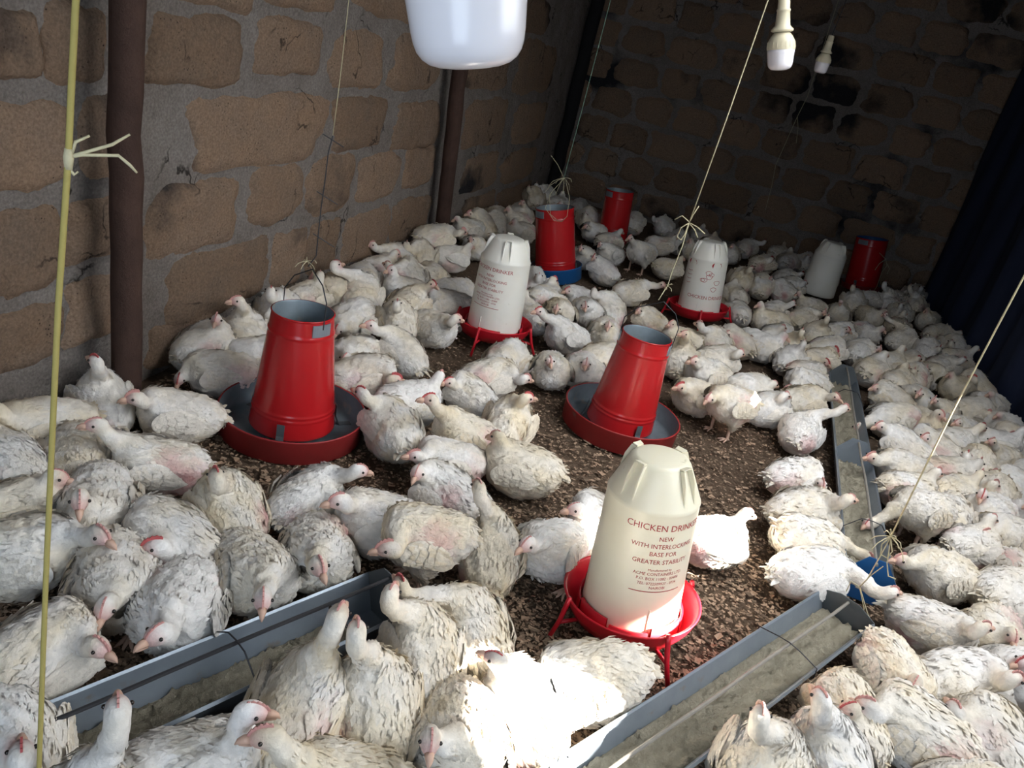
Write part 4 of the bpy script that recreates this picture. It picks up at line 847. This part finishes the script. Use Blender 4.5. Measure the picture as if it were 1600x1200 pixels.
# ---- build every bird
for b, (co, quads, ed) in zip(birds, geo):
    i = b['i']; q = np.random.default_rng(5000+i); s = b['s']; lod = b['lod']; Hh, g, side, upv = b['H'], b['g'], b['side'], b['up']; Rp, piv, lf = b['pose']; po = b['po']
    pose = lambda p: Rp@(np.asarray(p, float)-piv)+piv+np.array([0, 0, lf])
    nv = len(co); deg = np.bincount(ed.ravel(), minlength=nv)[:, None]
    for it in range(3):
        sm = np.zeros_like(co); np.add.at(sm, ed[:, 0], co[ed[:, 1]]); np.add.at(sm, ed[:, 1], co[ed[:, 0]]); co = co*.4+sm/np.maximum(deg, 1)*.6
    fn = np.cross(co[quads[:, 2]]-co[quads[:, 0]], co[quads[:, 3]]-co[quads[:, 1]]); nm_ = np.zeros_like(co)
    for k in range(4): np.add.at(nm_, quads[:, k], fn)
    nm_ /= np.linalg.norm(nm_, axis=1)[:, None]+1e-12
    if ((co-co.mean(0))*nm_).sum(1).mean() < 0: nm_ = -nm_; quads = quads[:, ::-1]
    hd_ = np.linalg.norm(co-Hh, axis=1); away = np.clip((hd_-.03)/.03, 0, 1)
    co = co+nm_*(away*(.0050*vnoise(co, 45, i)+.0036*vnoise(co, 120, i+7)))[:, None]
    if po != 's': co[:, 2] = np.where(co[:, 2] < .012, .012*np.exp((co[:, 2]-.012)/.02), co[:, 2])
    # colour: white, cream wash, soiled belly, pink bare skin
    cream = np.clip(.36*vnoise(co, 22, i+50)+q.uniform(.02, .55), 0, .9); c = WHITE+(CREAM-WHITE)*cream[:, None]
    soil = np.clip(.9-(co[:, 2]-lf)/.05, 0, 1)*np.clip(.55+.5*vnoise(co, 20, i+3), 0, 1)*.5; c = c+(DIRT-c)*soil[:, None]
    bare = np.zeros(nv)
    if q.random() < .8:
        for k in range(q.integers(1, 3)):
            pc = pose((q.uniform(-.10, .0), q.choice([-1, 1])*q.uniform(.035, .075), q.uniform(.05, .11))); r_ = q.uniform(.03, .062); bare = np.maximum(bare, np.clip(1.25-np.linalg.norm(co-pc, axis=1)/r_+.3*vnoise(co, 70, i+9), 0, 1))
    c = c+(PINK-c)*(bare*q.uniform(.6, 1.))[:, None]
    pin = np.clip(vnoise(co, 15, i+77)-.2, 0, 1)*q.uniform(.0, .30); c = c+(np.array([.47, .40, .40])-c)*pin[:, None]
    fx = (co-Hh)@g; face = np.clip(1.3-np.linalg.norm(co-(Hh+g*.019-upv*.002), axis=1)/.023, 0, 1)*.85; c = c+(PINK*np.array([1.02, .95, .92])-c)*face[:, None]
    if q.random() < .18: crown = np.clip(1.3-np.linalg.norm(co-(Hh+upv*.012), axis=1)/.02, 0, 1)*.5; c = c+(DIRT-c)*crown[:, None]
    c = c*q.uniform(.93, 1.04)
    e = empty('broiler_chicken', b['root'], (0, 0, b['yaw'])); e.scale = (s, s, s); tag(e, b['label'], 'chicken', 'flock of white broilers on the litter')
    me = bpy.data.meshes.new('body'); me.from_pydata(co.tolist(), [], quads.tolist()); me.materials.append(M['plumage']); me.polygons.foreach_set('use_smooth', [True]*len(quads)); set_col(me, c); bd = link('body', me, e)
    # contour feathers lying on trunk and neck
    nf = (1500, 650, 190)[lod]; tail = pose((-.128, 0, .10)); cand = np.where((away > .55) & (co[:, 2] > .016))[0]; pk = q.choice(cand, nf); fp = co[pk]; fnn = nm_[pk]
    dr = np.array([-1., 0, -.25])+q.normal(0, .28, (nf, 3)); nkm = np.array(b['neck']); isneck = (np.min(np.linalg.norm(fp[:, None]-nkm[None, 4:], axis=2), axis=1) < .036)
    nd = nkm[2]-nkm[-1]; nd = nd/np.linalg.norm(nd); dr[isneck] = nd+q.normal(0, .2, (isneck.sum(), 3))
    dr -= fnn*(dr*fnn).sum(1)[:, None]; dr /= np.linalg.norm(dr, axis=1)[:, None]+1e-9; sd = np.cross(fnn, dr)
    ln = q.uniform(.012, .028, nf)*np.where(isneck, .6, 1)*(1.25 if lod == 2 else 1); wd = ln*q.uniform(.22, .48, nf); liftf = np.abs(q.normal(.0, .065, nf))*(1+.8*bare[pk])
    tip = fp+dr*(ln*np.cos(liftf))[:, None]+fnn*(ln*np.sin(liftf))[:, None]; md_ = fp+dr*(ln*.5)[:, None]+fnn*(ln*.5*np.sin(liftf*1.3)+.0008)[:, None]
    V = np.stack([fp-fnn*.0008, md_-sd*(wd*.5)[:, None], tip, md_+sd*(wd*.5)[:, None]], 1); V[..., 2] = np.maximum(V[..., 2], .002)
    keep = q.random(nf) > bare[pk]*.7; V = V[keep]; pk = pk[keep]; n_ = len(V); idx = np.arange(n_)[:, None]*4
    me = bpy.data.meshes.new('plumage'); me.from_pydata(V.reshape(-1, 3).tolist(), [], np.concatenate([idx+[0, 1, 3], idx+[1, 2, 3]]).tolist())
    fc = c[pk]*q.uniform(.95, 1.05, (n_, 1)); nn = fnn[keep]+q.normal(0, .09, (n_, 3)); nn /= np.linalg.norm(nn, axis=1)[:, None]; me.polygons.foreach_set('use_smooth', [True]*len(me.polygons)); me.normals_split_custom_set_from_vertices(np.repeat(nn, 4, 0).tolist()); set_col(me, np.repeat(np.clip(fc, 0, .86), 4, 0)); me.materials.append(M['plumage']); po_ = link('plumage', me, e); po_['kind'] = 'stuff'
    # wings, tail, face
    wv = q.integers(0, 3); tc_ = c[(away > .9) & (bare < .2)]; tc_ = (tc_.mean(0) if len(tc_) else c.mean(0))*1.05/WHITE; tint = (*np.clip(tc_, 0, 1.02).tolist(), 1)
    for k, sg in enumerate((1, -1)):
        o = link('wing', WING[wv][k], e); o.color = tint; a = q.normal(0, .06); o.location = pose((.068, sg*.078, .094)); Mx = Matrix(Rp.tolist())@Matrix.Rotation(sg*(.17+a), 3, 'Z')@Matrix.Rotation(sg*.30, 3, 'X')@Matrix.Rotation(.10+q.normal(0, .08), 3, 'Y'); o.rotation_euler = Mx.to_euler()
    o = link('tail', TAIL[q.integers(0, 4)], e); o.color = tint; o.location = pose((-.118, 0, .100)); o.rotation_euler = (q.normal(0, .1), pt if False else q.uniform(-.1, .35), q.normal(0, .15))
    FM = Matrix(np.stack([g, side, upv], 1).tolist())
    o = link('beak', BEAK, bd); o.location = Hh+g*.0275-upv*.002; o.rotation_euler = FM.to_euler()
    if lod < 2 or po != 't':
        o = link('comb', COMB[0 if q.random() < .25 else 1], bd); o.location = Hh+upv*.0; o.rotation_euler = FM.to_euler(); z = q.uniform(.80, 1.06); o.scale = (q.uniform(.85, 1), .85, z)
        for sg in (-1, 1): o = link('eye', EYE, bd); o.location = Hh+g*.0085+upv*.0045+side*sg*.0170
    if po == 's':
        for sg in (-1, 1): o = link('leg', LEG, e); o.location = (.0+q.uniform(-.02, .02), sg*.045, 0); o.scale = (1, 1, 1.0)
    elif lod == 0 and q.random() < .5:
        o = link('foot', FOOT, e); o.location = (.02, q.choice([-1, 1])*.080, .0)
